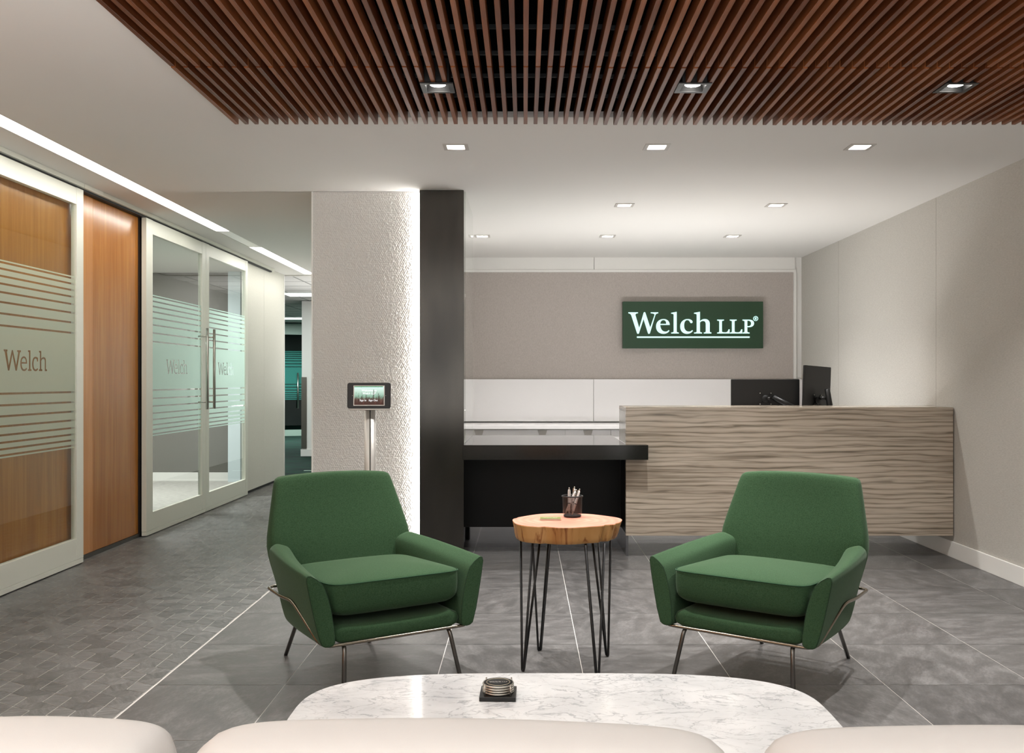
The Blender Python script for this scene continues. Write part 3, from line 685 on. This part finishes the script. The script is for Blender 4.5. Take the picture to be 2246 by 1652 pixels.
tr = noise(m, vm.outputs[0], 1, 5, .7, .4); th = math_(m, 'GREATER_THAN', math_(m, 'ADD', tr, math_(m, 'MULTIPLY', sx.outputs['Z'], -2.2)), .56)
cc = mixc(m, math_(m, 'MULTIPLY', th, .75), g1, '#4a3a34')
e = N(m, 'ShaderNodeEmission'); L(m, cc, e.inputs[0]); e.inputs[1].default_value = .75; L(m, e.outputs[0], nt.nodes['Material Output'].inputs[0])
M['forest'] = m; M['whiteglow'] = emit('screen_white', '#ffffff', .95); M['greenbar'] = emit('screen_green', '#2f8f5a', .7)
b = MB(); b.box(-.095, .095, -.0225, -.0216, -.060, .060); sc_o = mesh_obj('screen', b, 'forest', tf)
b = MB(); b.box(-.095, .09, -.0231, -.0227, .055, .060); mesh_obj('status_bar', b, 'greenbar', tf)
RX = Matrix.Rotation(PI/2, 4, 'X')
for s_, x_, z_, sz in (('Welcome to', 0, .027, .019), ('Welch LLP', 0, .008, .019), ('Sign In', -.038, -.036, .0165), ('Sign Out', .027, -.036, .0165)):
    from_mesh('screen_text', text_mesh(s_, sz), 'whiteglow', tf, Matrix.Translation((x_, -.0233, z_)) @ RX)
for x_ in (-.107, .107): b = MB(); b.lathe([(.0018, -.0012), (.0018, .001)], (x_, -.0200, .0), 10, 0, 'Y'); mesh_obj('screw', b, 'chrome', tf)
b = MB()
prof = [(.038*math.cos(2*PI*k/28)*(1 if abs(math.cos(2*PI*k/28)) < .99 else 1), .022*math.sin(2*PI*k/28)) for k in range(28)]
b.loft([[(x, y, .012) for x, y in prof], [(x, y, zc-.05) for x, y in prof]]); mesh_obj('pole', b, new_mat('satin_aluminium', '#d2cfca', .45, .5), t)
b = MB(); b.box(.0, .006, -.0235, -.0205, .012, zc-.09); mesh_obj('pole_groove', b, 'black', t)
b = MB(); b.rbox(-.17, .17, -.15, .15, 0, .012, .03, 'Z'); mesh_obj('base_plate', b, 'chrome', t)

# ------------------------------------------------------------------ black counter, glass screen
DS = 6.59
t = thing('reception_counter', 'low black granite counter with black front between steel pier and striped desk', 'counter', (.15, DS, 0))
zt, zb = .796, .695
b = MB(); b.box(-.412, 1.272*1.0-.42, DS, DS+.12, zb, zt); b.box(-.412, .706, DS+.12, 7.78, zb, zt)
b = MB(); poly = [(-.4235, DS), (.8495, DS), (.8495, 6.712), (.7065, 6.712), (.7065, 7.78), (-.4235, 7.78)]
b.loft([[(x, y, zb) for x, y in poly], [(x, y, zt) for x, y in poly]], True, 0, False); mesh_obj('worktop', b, 'granite', t, True, .0015)
b = MB(); b.box(-.50, .716, 7.14, 7.17, .152, zb-.001); mesh_obj('front_panel', b, 'blackpanel', t, True)
b = MB(); b.box(-.50, .716, 7.142, 7.172, .0, .151); mesh_obj('kick_plate', b, 'mirror', t, True)['label'] = 'mirror steel kick plate'
b = MB(); b.box(.717, .735, 6.77, 7.75, .155, zb-.001); mesh_obj('end_panel', b, 'blackpanel', t, True)
b = MB(); b.box(.717, .735, 6.79, 7.75, 0, .154); mesh_obj('kick_plate', b, 'mirror', t, True)
t = thing('glass_screen', 'clear full-height glass screen standing on the counter beside the steel pier', 'glass screen', (-.422, 6.8, zt+.001))
b = MB(); b.box(-.4235, -.4155, 6.80, 7.80, zt+.001, CEIL-.001); mesh_obj('glass_pane', b, 'screen_glass', t, True)

# ------------------------------------------------------------------ striped stone reception desk
t = thing('reception_desk', 'wide beige striped stone reception desk floating above the floor', 'desk', (1.85, 6.72, .154))
z0, z1, xl, xr = .154, 1.052, .7096, 2.997
b = MB(); b.box(xl, xr, 6.72, 6.76, z0, z1); mesh_obj('front_slab', b, 'stone', t, True, .002)
b = MB(); b.box(xl, xr, 6.761, 7.20, z1-.03, z1); mesh_obj('top_slab', b, 'stone', t, True, .0015)
b = MB(); b.box(xl, xl+.03, 6.761, 7.20, zt+.001, z1-.031); mesh_obj('end_slab', b, new_mat('polished_end', '#b9b2a6', .12), t, True)
b = MB(); b.box(.74, 2.99, 7.0, 7.75, .70, .73); mesh_obj('work_surface', b, 'lacquer', t, True)

# ------------------------------------------------------------------ monitors
def monitor(name_label, loc, rz, roll, w_, h_, plate=True):
    t = thing('computer_monitor', name_label, 'monitor', loc, rz, 'black monitors on the reception desk')
    b = MB(); b.rbox(-w_/2, w_/2, -.006, .012, -h_/2, h_/2, .006, 'Y', 3); p = mesh_obj('display', b, 'blackplastic', t, bevel=.002); p.rotation_euler = (0, roll, 0)
    b = MB(); b.box(-w_/2+.008, w_/2-.008, .0121, .0125, -h_/2+.01, h_/2-.01); mesh_obj('screen', b, 'black', p)
    b = MB(); b.lathe([(.001, -.024), (.026, -.024), (.028, -.02), (.028, -.0065)], (.0, 0, 0), 24, 0, 'Y')
    for sx_, sz_ in ((-1, -1), (1, -1), (1, 1), (-1, 1)):
        b.add([(sx_*.008, -.010, -sz_*.008), (sx_*.046, -.010, sz_*.038), (sx_*.038, -.010, sz_*.046), (-sx_*.008, -.010, sz_*.008),
               (sx_*.008, -.0062, -sz_*.008), (sx_*.046, -.0062, sz_*.038), (sx_*.038, -.0062, sz_*.046), (-sx_*.008, -.0062, sz_*.008)], [(0, 1, 2, 3), (4, 5, 6, 7), (0, 1, 5, 4), (1, 2, 6, 5), (2, 3, 7, 6), (3, 0, 4, 7)])
    mp = mesh_obj('mount_plate', b, 'black', t)
    for sx_, sz_ in ((-1, -1), (1, -1), (1, 1), (-1, 1)):
        b = MB(); b.lathe([(.001, -.0135), (.0042, -.0125), (.0042, -.010)], (sx_*.042, 0, sz_*.042), 10, 0, 'Y'); mesh_obj('screw', b, 'chrome', mp)
    return t
mz = EYE-(872.5-VY)*7.42/F
mx = (1680.5-VX)*7.42/F
mo = monitor('landscape black monitor seen from behind on the desk, left of the pair', (mx, 7.45, 1.0988), .0, 0, .530, .30)
b = MB(); b.tube([(.01, -.03, .0), (.035, -.035, .004)], .012, 12); b.tube([(.05, -.045, .012), (.16, -.055, -.045), (.27, -.06, -.10), (.275, -.06, -.36)], [.020, .022, .02, .018], 12); mesh_obj('monitor_arm', b, 'darkfix', mo)
m2 = monitor('portrait black monitor angled toward the wall, right of the pair', ((1797-VX)*7.35/F, 7.42, 1.085), -.98, 0, .31, .53)
m2.rotation_euler = (.0, .05, .60)
b = MB(); b.tube([(.0, -.03, .02), (.03, -.07, .02)], .014, 10); b.tube([(.015, -.085, .09), (.07, -.085, -.10), (.08, -.085, -.36)], [.02, .024, .02], 12); mesh_obj('monitor_arm', b, 'darkfix', m2)
b = MB(); b.box(-.05, .03, -.0075, -.0062, -.20, -.10); mesh_obj('port_recess', b, 'black', m2)

# ------------------------------------------------------------------ back wall fittings
KB = YB/F
bx = lambda x, y=YB: (x-VX)*y/F
bz = lambda y_, y=YB: EYE-(y_-VY)*y/F
t = thing('fabric_wall_panel', 'wide greige fabric wall panel in a white frame behind the desk', 'wall panel', (0, YB-.02, bz(831)))
b = MB(); b.box(-.688, bx(1739), YB-.012, YB-.001, bz(832), bz(598)); mesh_obj('fabric', b, 'grasscloth', t, True)
b = MB(); b.box(-.688, bx(1745), YB-.03, YB-.001, bz(598)+.001, bz(592)); b.box(bx(1739)+.001, bx(1745), YB-.03, YB-.001, bz(831), bz(598)); mesh_obj('frame', b, 'white', t, True)
b = MB(); b.box(-.688, bx(1302), YB-.025, YB-.001, bz(592)+.002, CEIL-.001); b.box(bx(1302)+.006, bx(1742), YB-.025, YB-.001, bz(592)+.002, CEIL-.001); mesh_obj('top_filler', b, 'white', t, True)
yb = YB-.05
t = thing('back_cabinet', 'low white back cabinet with drawers below the fabric panel', 'cabinet', (0, 9.83, 0), group=None)
b = MB(); b.box(-.688, bx(1302, 10.38)-.002, 10.38, YB-.013, .80, bz(832, 10.38)); b.box(bx(1302, 10.38)+.002, 3.0, 10.38, YB-.013, .80, bz(832, 10.38)); mesh_obj('splashback', b, 'lacquer', t, True, .001)
b = MB(); b.box(-.688, 2.99, 9.80, 10.379, .745, .785); mesh_obj('worktop', b, 'lacquer', t, True, .002)
b = MB(); b.box(-.688, 2.99, 9.86, 10.37, .05, .744); mesh_obj('body', b, 'white', t, True)
x = bx(1039.7, 9.84)
k = 0
while x < 2.9:
    x1 = x+.466
    d = MB(); d.box(x+.003, min(x1, 2.99)-.001, 9.84, 9.858, .56, .735); dr = mesh_obj('drawer', d, 'lacquer', t, True)
    px = x+.05 if k == 0 else (x+min(x1, 2.99))/2
    q = MB(); q.add([(px-.048, 9.832, .734), (px+.048, 9.832, .734), (px+.034, 9.832, .683), (px-.034, 9.832, .683), (px-.048, 9.8395, .734), (px+.048, 9.8395, .734), (px+.034, 9.8395, .683), (px-.034, 9.8395, .683)],
                    [(0, 1, 2, 3), (4, 5, 6, 7), (0, 1, 5, 4), (1, 2, 6, 5), (2, 3, 7, 6), (3, 0, 4, 7)]); mesh_obj('pull', q, 'trimgrey', dr, True)
    d = MB(); d.box(x+.003, min(x1, 2.99)-.001, 9.84, 9.858, .07, .552); mesh_obj('drawer', d, 'lacquer', t, True)
    x = x1; k += 1
# sign
sy = 10.33
t = thing('wall_sign', 'dark green box sign with glowing white Welch LLP lettering', 'sign', (bx(1520, sy), sy, bz(764, sy)))
b = MB(); b.box(bx(1366, sy), bx(1674, sy), sy, YB-.013, bz(764, sy), bz(661.5, sy)); mesh_obj('sign_box', b, 'dkgreen', t, True, .002)
S = sy/F/6.417
def sgn(u, v): return ((1350-VX)*sy/F+u*S, -(640-VY)*sy/F-v*S)
i_ = 0
for grp in serif_words() + [[[(304, 630), (1883, 630), (1887, 634), (1887, 646), (1883, 650), (304, 650), (300, 646), (300, 634)]]]:
    me = fill_mesh([[sgn(*p) for p in c] for c in grp], .004)
    me.transform(Matrix.Translation((0, sy-.005, EYE)) @ RX); from_mesh('letter' if i_ < 10 else 'underline', me, 'letters', t, None, True); i_ += 1

# ------------------------------------------------------------------ armchairs (local: x right, -y forward, z up)
def armchair(label, loc, rz):
    t = thing('armchair', label, 'armchair', loc, rz, 'green wool armchairs with wire frames')
    P = lambda u, v, z: (u, -v, z)
    # backrest: rounded sections stacked upwards
    b = MB(); loops = []
    for z, wd, vf, vr, cv in ((.20, .262, -.16, -.255, .0), (.215, .268, -.165, -.27, .0), (.35, .298, -.205, -.305, .005), (.44, .322, -.215, -.325, .02), (.52, .340, -.215, -.345, .035), (.60, .322, -.24, -.365, .035), (.70, .298, -.28, -.39, .03), (.775, .281, -.312, -.408, .02), (.803, .272, -.328, -.412, .012), (.815, .255, -.345, -.405, .006)):
        l = []; n = 28
        for k in range(n):
            a = 2*PI*k/n; cx_, sx_ = math.cos(a), math.sin(a)
            ex = .28
            u = wd*math.copysign(abs(cx_)**ex, cx_); w01 = math.copysign(abs(sx_)**.62, sx_)
            v = (vf+vr)/2 + (vf-vr)/2*w01 - (cv*(1-(u/wd)**2) if w01 > 0 else 0)
            l.append(P(u, v, z + .012*(1-(u/wd)**2) * (1 if z > .75 else 0)))
        loops.append(l)
    b.loft(loops); mesh_obj('backrest', b, 'felt', t, sub=1)
    # arms
    for s_ in (-1, 1):
        b = MB(); loops = []
        #  v,  outer-bottom, outer-mid, outer-top, inner-top, shoulder, inner-low, inner-bottom
        secs = [(-.29, (.262, .200), (.30, .36), (.338, .510), (.305, .543), (.235, .520), (.235, .38), (.23, .205)),
                (-.22, (.272, .200), (.310, .36), (.350, .516), (.318, .545), (.245, .518), (.245, .38), (.235, .205)),
                (-.10, (.292, .206), (.330, .36), (.367, .513), (.342, .534), (.272, .505), (.262, .38), (.25, .21)),
                (.05, (.310, .214), (.346, .36), (.381, .507), (.360, .523), (.294, .490), (.274, .38), (.26, .218)),
                (.20, (.324, .222), (.356, .36), (.387, .502), (.369, .513), (.308, .478), (.282, .38), (.265, .224)),
                (.300, (.330, .224), (.361, .36), (.388, .498), (.371, .507), (.316, .469), (.287, .37), (.268, .226)),
                (.322, (.330, .225), (.361, .36), (.388, .496), (.371, .504), (.317, .466), (.288, .37), (.269, .227)),
                (.325, (.325, .232), (.355, .36), (.381, .488), (.369, .494), (.322, .458), (.295, .37), (.277, .236))]
        for sec in secs:
            v = sec[0]; pts = sec[1:]
            front = max(0, (v-.1)/.22)
            l = []
            m_ = len(pts)
            for i in range(m_):
                a_, c_ = pts[i], pts[(i+1) % m_]
                for tt in (0, .5):
                    q_ = (a_[0]*(1-tt)+c_[0]*tt, a_[1]*(1-tt)+c_[1]*tt); lean = .012*front*(.5-q_[1])/.27
                    l.append(P(s_*q_[0], v+lean, q_[1]))
            loops.append(l)
        b.loft(loops); o = mesh_obj('arm', b, 'felt', t, sub=2)
        nl = len(loops[0]); at_ = o.data.attributes.new('crease_edge', 'FLOAT', 'EDGE')
        for e_ in o.data.edges:
            if all(6*nl <= vi < 7*nl for vi in e_.vertices): at_.data[e_.index].value = .85
        bs = MB(); edge = []
        for i in range(nl): q0, q1, q2 = (Vector(loops[6][(i+d_) % nl]) for d_ in (-1, 0, 1)); edge.append((q0+q1*4+q2)/6 if True else q1)
        bs.tube([tuple(p_) for p_ in edge], .0013, 6, closed=True); mesh_obj('arm_seam', bs, 'seamgreen', o)
    # seat base with front rail
    b = MB(); loops = []
    for v, zlo, zhi in ((-.22, .200, .30), (.0, .208, .30), (.22, .220, .285), (.29, .223, .288), (.317, .228, .282), (.3225, .238, .270)):
        l = []
        for k in range(9):
            u = -.275+.55*k/8; l.append(P(u, v, zhi+.012*abs(u/.275)**3))
        for k in range(9):
            u = .275-.55*k/8; l.append(P(u, v, zlo))
        loops.append(l)
    b.loft(loops); mesh_obj('seat_base', b, 'felt', t, sub=1)
    # cushion: rounded plan, bulging
    b = MB(); loops = []; n = 40
    def ring(z, g, vf=.330, tilt=True):
        l = []
        for k in range(n):
            a = 2*PI*k/n; cx_, sx_ = math.cos(a), math.sin(a)
            u = (.287-g)*math.copysign(abs(cx_)**.2, cx_); vv = .275*math.copysign(abs(sx_)**.2, sx_)
            v = .055+vv*(1-g/.275); zz = z+.045*(v-.32)*(.75 if z > .36 else .35)
            dome = .016*(1-(u/.29)**2)*(1-((v-.05)/.28)**2) if z > .45 else 0
            l.append(P(u, v, zz+dome*1.0))
        return l
    for z, g_ in ((.318, .06), (.328, .03), (.345, .012), (.356, .004), (.40, .0), (.452, .0015), (.4565, .004), (.460, .012), (.468, .05), (.474, .12), (.476, .22)): loops.append(ring(z, g_))
    b.loft(loops); mesh_obj('seat_cushion', b, 'felt', t, sub=1)
    # piping of the cushion
    b = MB(); b.tube([Vector(p) for p in ring(.4545, .0005)], .0022, 6, closed=True); mesh_obj('piping', b, new_mat('green_piping', '#1d4429', .9), t)
    # wire frame: front run, up the sides, round the back
    half = [P(0, .326, .226), P(.325, .323, .226), P(.352, .075, .36), P(.352, -.06, .352), P(.315, -.345, .335), P(0, -.372, .335)]
    full = bezround(half, .05, 6); other = [Vector((-p.x, p.y, p.z)) for p in full]
    loop_ = full[:-1]+other[::-1][:-1]
    b = MB(); b.tube([tuple(p) for p in loop_], .0066, 10, closed=True); mesh_obj('wire_frame', b, 'bronze', t)
    for s_ in (-1, 1):
        b = MB(); pth = bezround([P(s_*.222, .17, .222), P(s_*.228, .312, .222), P(s_*.256, .372, .0)], .03, 5); b.tube([tuple(p) for p in pth], .0088, 10); mesh_obj('leg', b, 'gunmetal', t)
        b = MB(); pth = bezround([P(s_*.18, -.12, .19), P(s_*.20, -.28, .19), P(s_*.203, -.428, .0)], .03, 5); b.tube([tuple(p) for p in pth], .0088, 10); mesh_obj('leg', b, 'gunmetal', t)
    return t
# the chair frame faces local -y; left chair turns toward +x
ch = armchair('green wool armchair left of the side table, turned toward the right', (-.671, 4.086, 0), math.radians(33.1))
dup(ch, (1.027, 4.065, 0), -math.radians(36.5), 'green wool armchair right of the side table, turned toward the left')

# ------------------------------------------------------------------ live-edge side table
t = thing('side_table', 'round live-edge wood side table on black hairpin legs', 'side table', (.183, 4.2, 0))
zt_ = .628; n = 96; top = []; rad = []
for k in range(n):
    a = 2*PI*k/n; r = .226+.007*math.sin(2*a+.6)+.005*math.sin(3*a+2)+.004*math.sin(7*a)
    rad.append([r*1.04*math.cos(a), r*.96*math.sin(a)])
notch = {int(n*(.5+.185)): .016, int(n*(.5+.19))+1: .008, int(n*.885): .012, int(n*.885)+1: .010, int(n*.45): .006, int(n*.93): .007}
for k, d_ in notch.items():
    for j in (0, 1):
        q = rad[(k+j) % n]; l_ = math.hypot(*q); q[0] *= (l_-d_*(1-.3*j))/l_; q[1] *= (l_-d_*(1-.3*j))/l_
b = MB(); loops = []
for z, f_ in ((.553, .90), (.556, .925), (.575, .95), (.60, .97), (.622, .995), (.6265, 1.0)):
    loops.append([(x*f_+random.uniform(-.0008, .0008)-.006*(1-f_)*10, y*f_, z) for x, y in rad])
b.loft(loops, True, 0, True)
loops = [[(x, y, .6265) for x, y in rad], [(x*.994, y*.994, zt_) for x, y in rad]]
b.loft(loops, True, 1, False)
o = mesh_obj('tabletop', b, ['bark', 'sidewood'], t)
for (fx, fy) in ((-.189, -.11), (-.113, .204), (.189, .114), (.122, -.19)):
    ln_ = math.hypot(fx, fy); nx_, ny_ = -fx/ln_, -fy/ln_; tx_, ty_ = -ny_, nx_
    tops = [(fx+nx_*.018+tx_*.050, fy+ny_*.018+ty_*.050), (fx+nx_*.018-tx_*.050, fy+ny_*.018-ty_*.050), (fx+nx_*.085, fy+ny_*.085)]
    b = MB()
    lp = bezround([(tops[0][0], tops[0][1], .552), (fx+tx_*.007, fy+ty_*.007, .004), (fx-tx_*.007, fy-ty_*.007, .004), (tops[1][0], tops[1][1], .552)], .012, 5)
    b.tube([tuple(p) for p in lp], .0052, 8); b.tube([(tops[2][0], tops[2][1], .552), (fx+nx_*.006, fy+ny_*.006, .010)], .0052, 8); mesh_obj('leg', b, 'hairpin', t)
# pen cup
cx0, cy0 = .2147, 4.30; zt = .629
t = thing('pen_cup', 'black wire mesh pen cup on the wooden side table', 'pen cup', (cx0, cy0, zt))
mm = bpy.data.materials.new('wire_mesh'); mm.use_nodes = True; nt = mm.node_tree; pb = nt.nodes['Principled BSDF']; pb.inputs[0].default_value = srgb('#2a2523'); pb.inputs['Roughness'].default_value = .4
tcn = N(mm, 'ShaderNodeUVMap'); tcn.uv_map = 'mesh'; sp = N(mm, 'ShaderNodeSeparateXYZ'); L(mm, tcn.outputs[0], sp.inputs[0])
fa = math_(mm, 'LESS_THAN', math_(mm, 'FRACT', math_(mm, 'ADD', sp.outputs[0], sp.outputs[1])), .30); fb = math_(mm, 'LESS_THAN', math_(mm, 'FRACT', math_(mm, 'SUBTRACT', sp.outputs[0], sp.outputs[1])), .30)
L(mm, math_(mm, 'MAXIMUM', fa, fb), pb.inputs['Alpha']); M['wiremesh'] = mm
def mesh_cyl(prof, n=48):
    b = MB(); b.lathe(prof, n=n, cap=False); return b
b = mesh_cyl([(.040, .012), (.0425, .018), (.044, .088)]); o = mesh_obj('mesh_wall', b, 'wiremesh', t, fixn=False)
ul = o.data.uv_layers.new(name='mesh')
for p_ in o.data.polygons:
    for li_ in p_.loop_indices:
        c_ = o.data.vertices[o.data.loops[li_].vertex_index].co; a = math.atan2(c_.y, c_.x)
        if a < 0 and p_.center.y > 0: a += 2*PI
        if a < -3.14 and p_.center.y > 0: a += 2*PI
        ul.data[li_].uv = (a*27, c_.z*620)
b = MB(); b.tube([(.0455*math.cos(2*PI*k/40), .0455*math.sin(2*PI*k/40), .092) for k in range(40)], .0032, 8, closed=True); mesh_obj('rim', b, 'hairpin', t)
b = MB(); b.lathe([(.038, 0), (.0395, .003), (.0395, .009), (.037, .010), (.001, .0102)], n=40); mesh_obj('base', b, 'hairpin', t)
def pen(top, tip, label, z0=.012):
    a = Vector(tip); c_ = Vector(top); d_ = (c_-a); ln_ = d_.length
    t = thing('pen', label, 'pen', (cx0+a.x, cy0+a.y, zt+a.z), 0, 'white pens in the mesh cup'); t.rotation_euler = d_.to_track_quat('Z', 'Y').to_euler()
    s_ = ln_/.118
    b = MB(); b.lathe([(.0052, .020), (.0057, .05), (.006, .052), (.006, .1), (.0052, .108), (.004, .112)], n=14); mesh_obj('barrel', b, 'whitepen', t)
    b = MB(); b.lathe([(.0008, 0), (.0012, .003), (.0046, .016), (.0052, .020)], n=14); mesh_obj('tip', b, 'chrome', t)
    b = MB(); b.lathe([(.0061, .050), (.0062, .052), (.0061, .0535)], n=14); mesh_obj('ring', b, 'black', t)
    b = MB(); b.lathe([(.003, .112), (.003, .119), (.0015, .122)], n=12); b.box(-.0022, .0022, .006, .0085, .078, .114); mesh_obj('clip', b, 'chrome', t); return t
pen((-.0145, -.005, .128), (-.0145, -.015, .010), 'upright white pen, leftmost top in the mesh cup')
pen((.020, .0, .126), (-.033, -.008, .011), 'white pen crossing the cup from lower left to upper right')
pen((.032, -.012, .122), (-.003, -.028, .0105), 'white pen with the rightmost top in the mesh cup')
pen((.010, .030, .118), (.0, .014, .011), 'shaded white pen leaning at the back of the cup')
# business cards
for k in range(7):
    t_ = thing('business_card', 'green business card on top of the stack on the side table' if k == 6 else 'business card under the top one of the stack on the side table', 'business card', (.1145+random.uniform(-.0006, .0006), 4.21+random.uniform(-.0006, .0006), zt+k*.0011), .0, 'business cards stacked on the side table')
    b = MB(); b.box(-.045, .045, -.027, .027, 0, .001); mesh_obj('card', b, 'cardw' if k < 6 else 'cardg', t_)
    if k == 6:
        from_mesh('lettering', text_mesh('Welch LLP', .014), 'whitepen', t_, Matrix.Translation((0, .003, .0013))); from_mesh('lettering', text_mesh('Chartered Professional', .006), 'whitepen', t_, Matrix.Translation((0, -.010, .0013)))

# ------------------------------------------------------------------ marble coffee table
TX, TY, TZ = .09, 2.335, .42
t = thing('coffee_table', 'long oval white marble coffee table in front of the sofa', 'coffee table', (TX, TY, 0))
def sell(a_, b_, e, z, n=96):
    o = []
    for k in range(n):
        th_ = 2*PI*k/n; c_, s_ = math.cos(th_), math.sin(th_); o.append((a_*math.copysign(abs(c_)**(2/e), c_), b_*math.copysign(abs(s_)**(2/e), s_), z))
    return o
b = MB(); b.loft([sell(.640, .325, 3.4, TZ-.022), sell(.655, .343, 3.4, TZ-.012), sell(.662, .350, 3.4, TZ-.004), sell(.6605, .3485, 3.4, TZ)], True, 0, False); mesh_obj('marble_top', b, 'marble', t)
for sx_ in (-1, 1):
    for sy_ in (-1, 1):
        b = MB(); b.tube([(sx_*.42, sy_*.20, TZ-.023), (sx_*.50, sy_*.26, 0)], .012, 12); mesh_obj('leg', b, 'gunmetal', t)
# coaster holder
hx, hy = (1093-VX)*.815*1.0/(1525-VY), .815*F/(1527-VY)
hz = TZ+.0008
t = thing('coaster_holder', 'square black coaster holder with four silver posts on the marble table', 'coaster holder', (hx, hy, hz), -.02)
b = MB(); b.box(-.0465, .0465, -.0465, .0465, 0, .011); mesh_obj('base', b, 'blackplastic', t, bevel=.001)
for a in (45, 135, 225, 315):
    a = math.radians(a); b = MB(); px_, py_ = .0465*math.cos(a), .0465*math.sin(a); b.tube([(px_, py_, .0111), (px_, py_, .036)], .0021, 10); b.lathe([(.0021, .036), (.0015, .0375), (.0005, .038)], (px_, py_, 0), 10); mesh_obj('post', b, 'chrome', t)
for k in range(4):
    c_ = thing('coaster', ['silver rimmed coaster, lowest of the stack on the marble table', 'silver rimmed coaster, second from the bottom of the stack', 'silver rimmed coaster, third from the bottom of the stack', 'top coaster of the stack, black face printed Welch LLP'][k], 'coaster', (hx, hy, hz+.0114+k*.0062), 0, 'coasters stacked in the black holder')
    b = MB(); b.lathe([(.0385, 0), (.0402, .0006), (.0408, .0028), (.0402, .005), (.0385, .0056), (.0375, .005)], n=56); mesh_obj('rim', b, 'chrome', c_)
    b = MB(); b.lathe([(.0372, .0045), (.0372, .0058)], n=48); mesh_obj('face', b, 'black', c_)
    if k == 3:
        b = MB(); b.tube([(.030*math.cos(2*PI*i/56), .030*math.sin(2*PI*i/56), .0060) for i in range(56)], .0005, 4, closed=True); mesh_obj('gold_ring', b, new_mat('gold_line', '#e8dcc0', .4, .3), c_)
        for grp in serif_words(False):
            me = fill_mesh([[((x-1064)*.0000265, -(y-480)*.0000265) for x, y in q] for q in grp]); me.transform(Matrix.Rotation(.06, 4, 'Z')); from_mesh('lettering', me, 'whitepen', c_, Matrix.Translation((0, 0, .0061)))

# ------------------------------------------------------------------ sofa (seen from behind)
t = thing('sofa', 'cream leather sofa seen from behind at the bottom of the photo', 'sofa', (0, 1.2, 0))
SY = 1.2
def cushion(x0, x1, zt_, name='back_cushion', tilt=0, r=.045, y0=1.13, y1=1.30, z0=.44):
    b = MB(); loops = []; n = 26; xm, xh = (x0+x1)/2, (x1-x0)/2
    for k in range(n+1):
        s_ = -1+2*k/n; e = (1-abs(s_)**14)**.5 if abs(s_) < 1 else 0
        f_ = max(.0, (1-abs(s_)**9))**.42
        x = xm+xh*s_
        h = (zt_-z0)/2*(.80+.20*f_)+.004*math.cos(s_*3); zc_ = z0+(zt_-z0)/2*(.80+.20*f_); d_ = (y1-y0)/2*(.25+.75*f_); l = []
        for j in range(24):
            a = 2*PI*j/24; cy_, sz_ = math.cos(a), math.sin(a)
            l.append((x, (y0+y1)/2+d_*math.copysign(abs(cy_)**.55, cy_)+.0, zc_+tilt*s_+h*math.copysign(abs(sz_)**.35, sz_)))
        loops.append(l)
    b.loft(loops); return mesh_obj(name, b, 'sofa', t, True, sub=1)
zt1 = EYE-(1597-VY)*1.215/F
cushion((-700-VX)*1.2/F+.2, (372-VX)*1.2/F, zt1, tilt=.001)
cushion((380-VX)*1.2/F, (1649-VX)*1.2/F, zt1-.003, tilt=-.005)
cushion((1657-VX)*1.2/F, (2900-VX)*1.2/F, zt1-.012, tilt=-.004)
b = MB(); b.rbox(-.95, 1.05, 1.10, 1.98-.12, .20, .43, .04, 'Z'); mesh_obj('seat', b, 'sofa', t, True, .02)
b = MB(); b.rbox(-.95, 1.05, 1.02, 1.125, .20, .70, .03, 'Z'); mesh_obj('back_frame', b, 'sofa', t, True, .015)
for sx_ in (-.88, .98):
    for yy in (1.08, 1.78):
        b = MB(); b.tube([(sx_, yy, 0), (sx_, yy, .199)], .014, 10); mesh_obj('leg', b, 'gunmetal', t, True)

# ------------------------------------------------------------------ far glass office front in the corridor
t = thing('glass_office_front', 'distant teal glass office door with frosted stripes and a silver handle at the corridor end', 'glass door', (-5.4, 21.6, 0), math.radians(18))
b = MB(); b.box(-1.2, 1.6, -.03, .03, 2.28, 2.52); b.box(-1.2, 1.6, -.03, .03, 0, .14)
for x_ in (-1.2, -.35, .42, 1.5): b.box(x_, x_+.08, -.03, .03, .14, 2.28)
mesh_obj('frame', b, new_mat('sage_metal', '#9fb0a4', .4), t)
b = MB(); b.box(-1.2, 1.6, -.004, .004, .14, 2.28); mesh_obj('glass_pane', b, 'tealglass', t)
b = MB()
for a, c_ in list(zip(BANDS, BANDS[1:]))+list(zip(LOWS[1:], LOWS)): b.box(-1.2, 1.6, -.008, -.0045, a+.008, c_-.008)
b.box(-1.2, 1.6, -.008, -.0045, LOWS[0]+.008, BANDS[0]-.008); mesh_obj('frosted_film', b, 'frost3', t)
b = MB(); b.tube([(.30, -.1, .62), (.30, -.1, 1.42)], .018, 10); b.tube([(.30, -.1, 1.3), (.30, -.004, 1.3)], .012, 8); b.tube([(.30, -.1, .75), (.30, -.004, .75)], .012, 8); mesh_obj('handle', b, 'chrome', t)
b = MB(); b.box(-7.1, -3.6, 23.0, 23.05, .02, 2.5); structure('wall_far', b, new_mat('deep_teal', '#2b5a5a', .7))
for o in bpy.data.objects:
    if o.type == 'EMPTY' and not o.children: bpy.data.objects.remove(o)
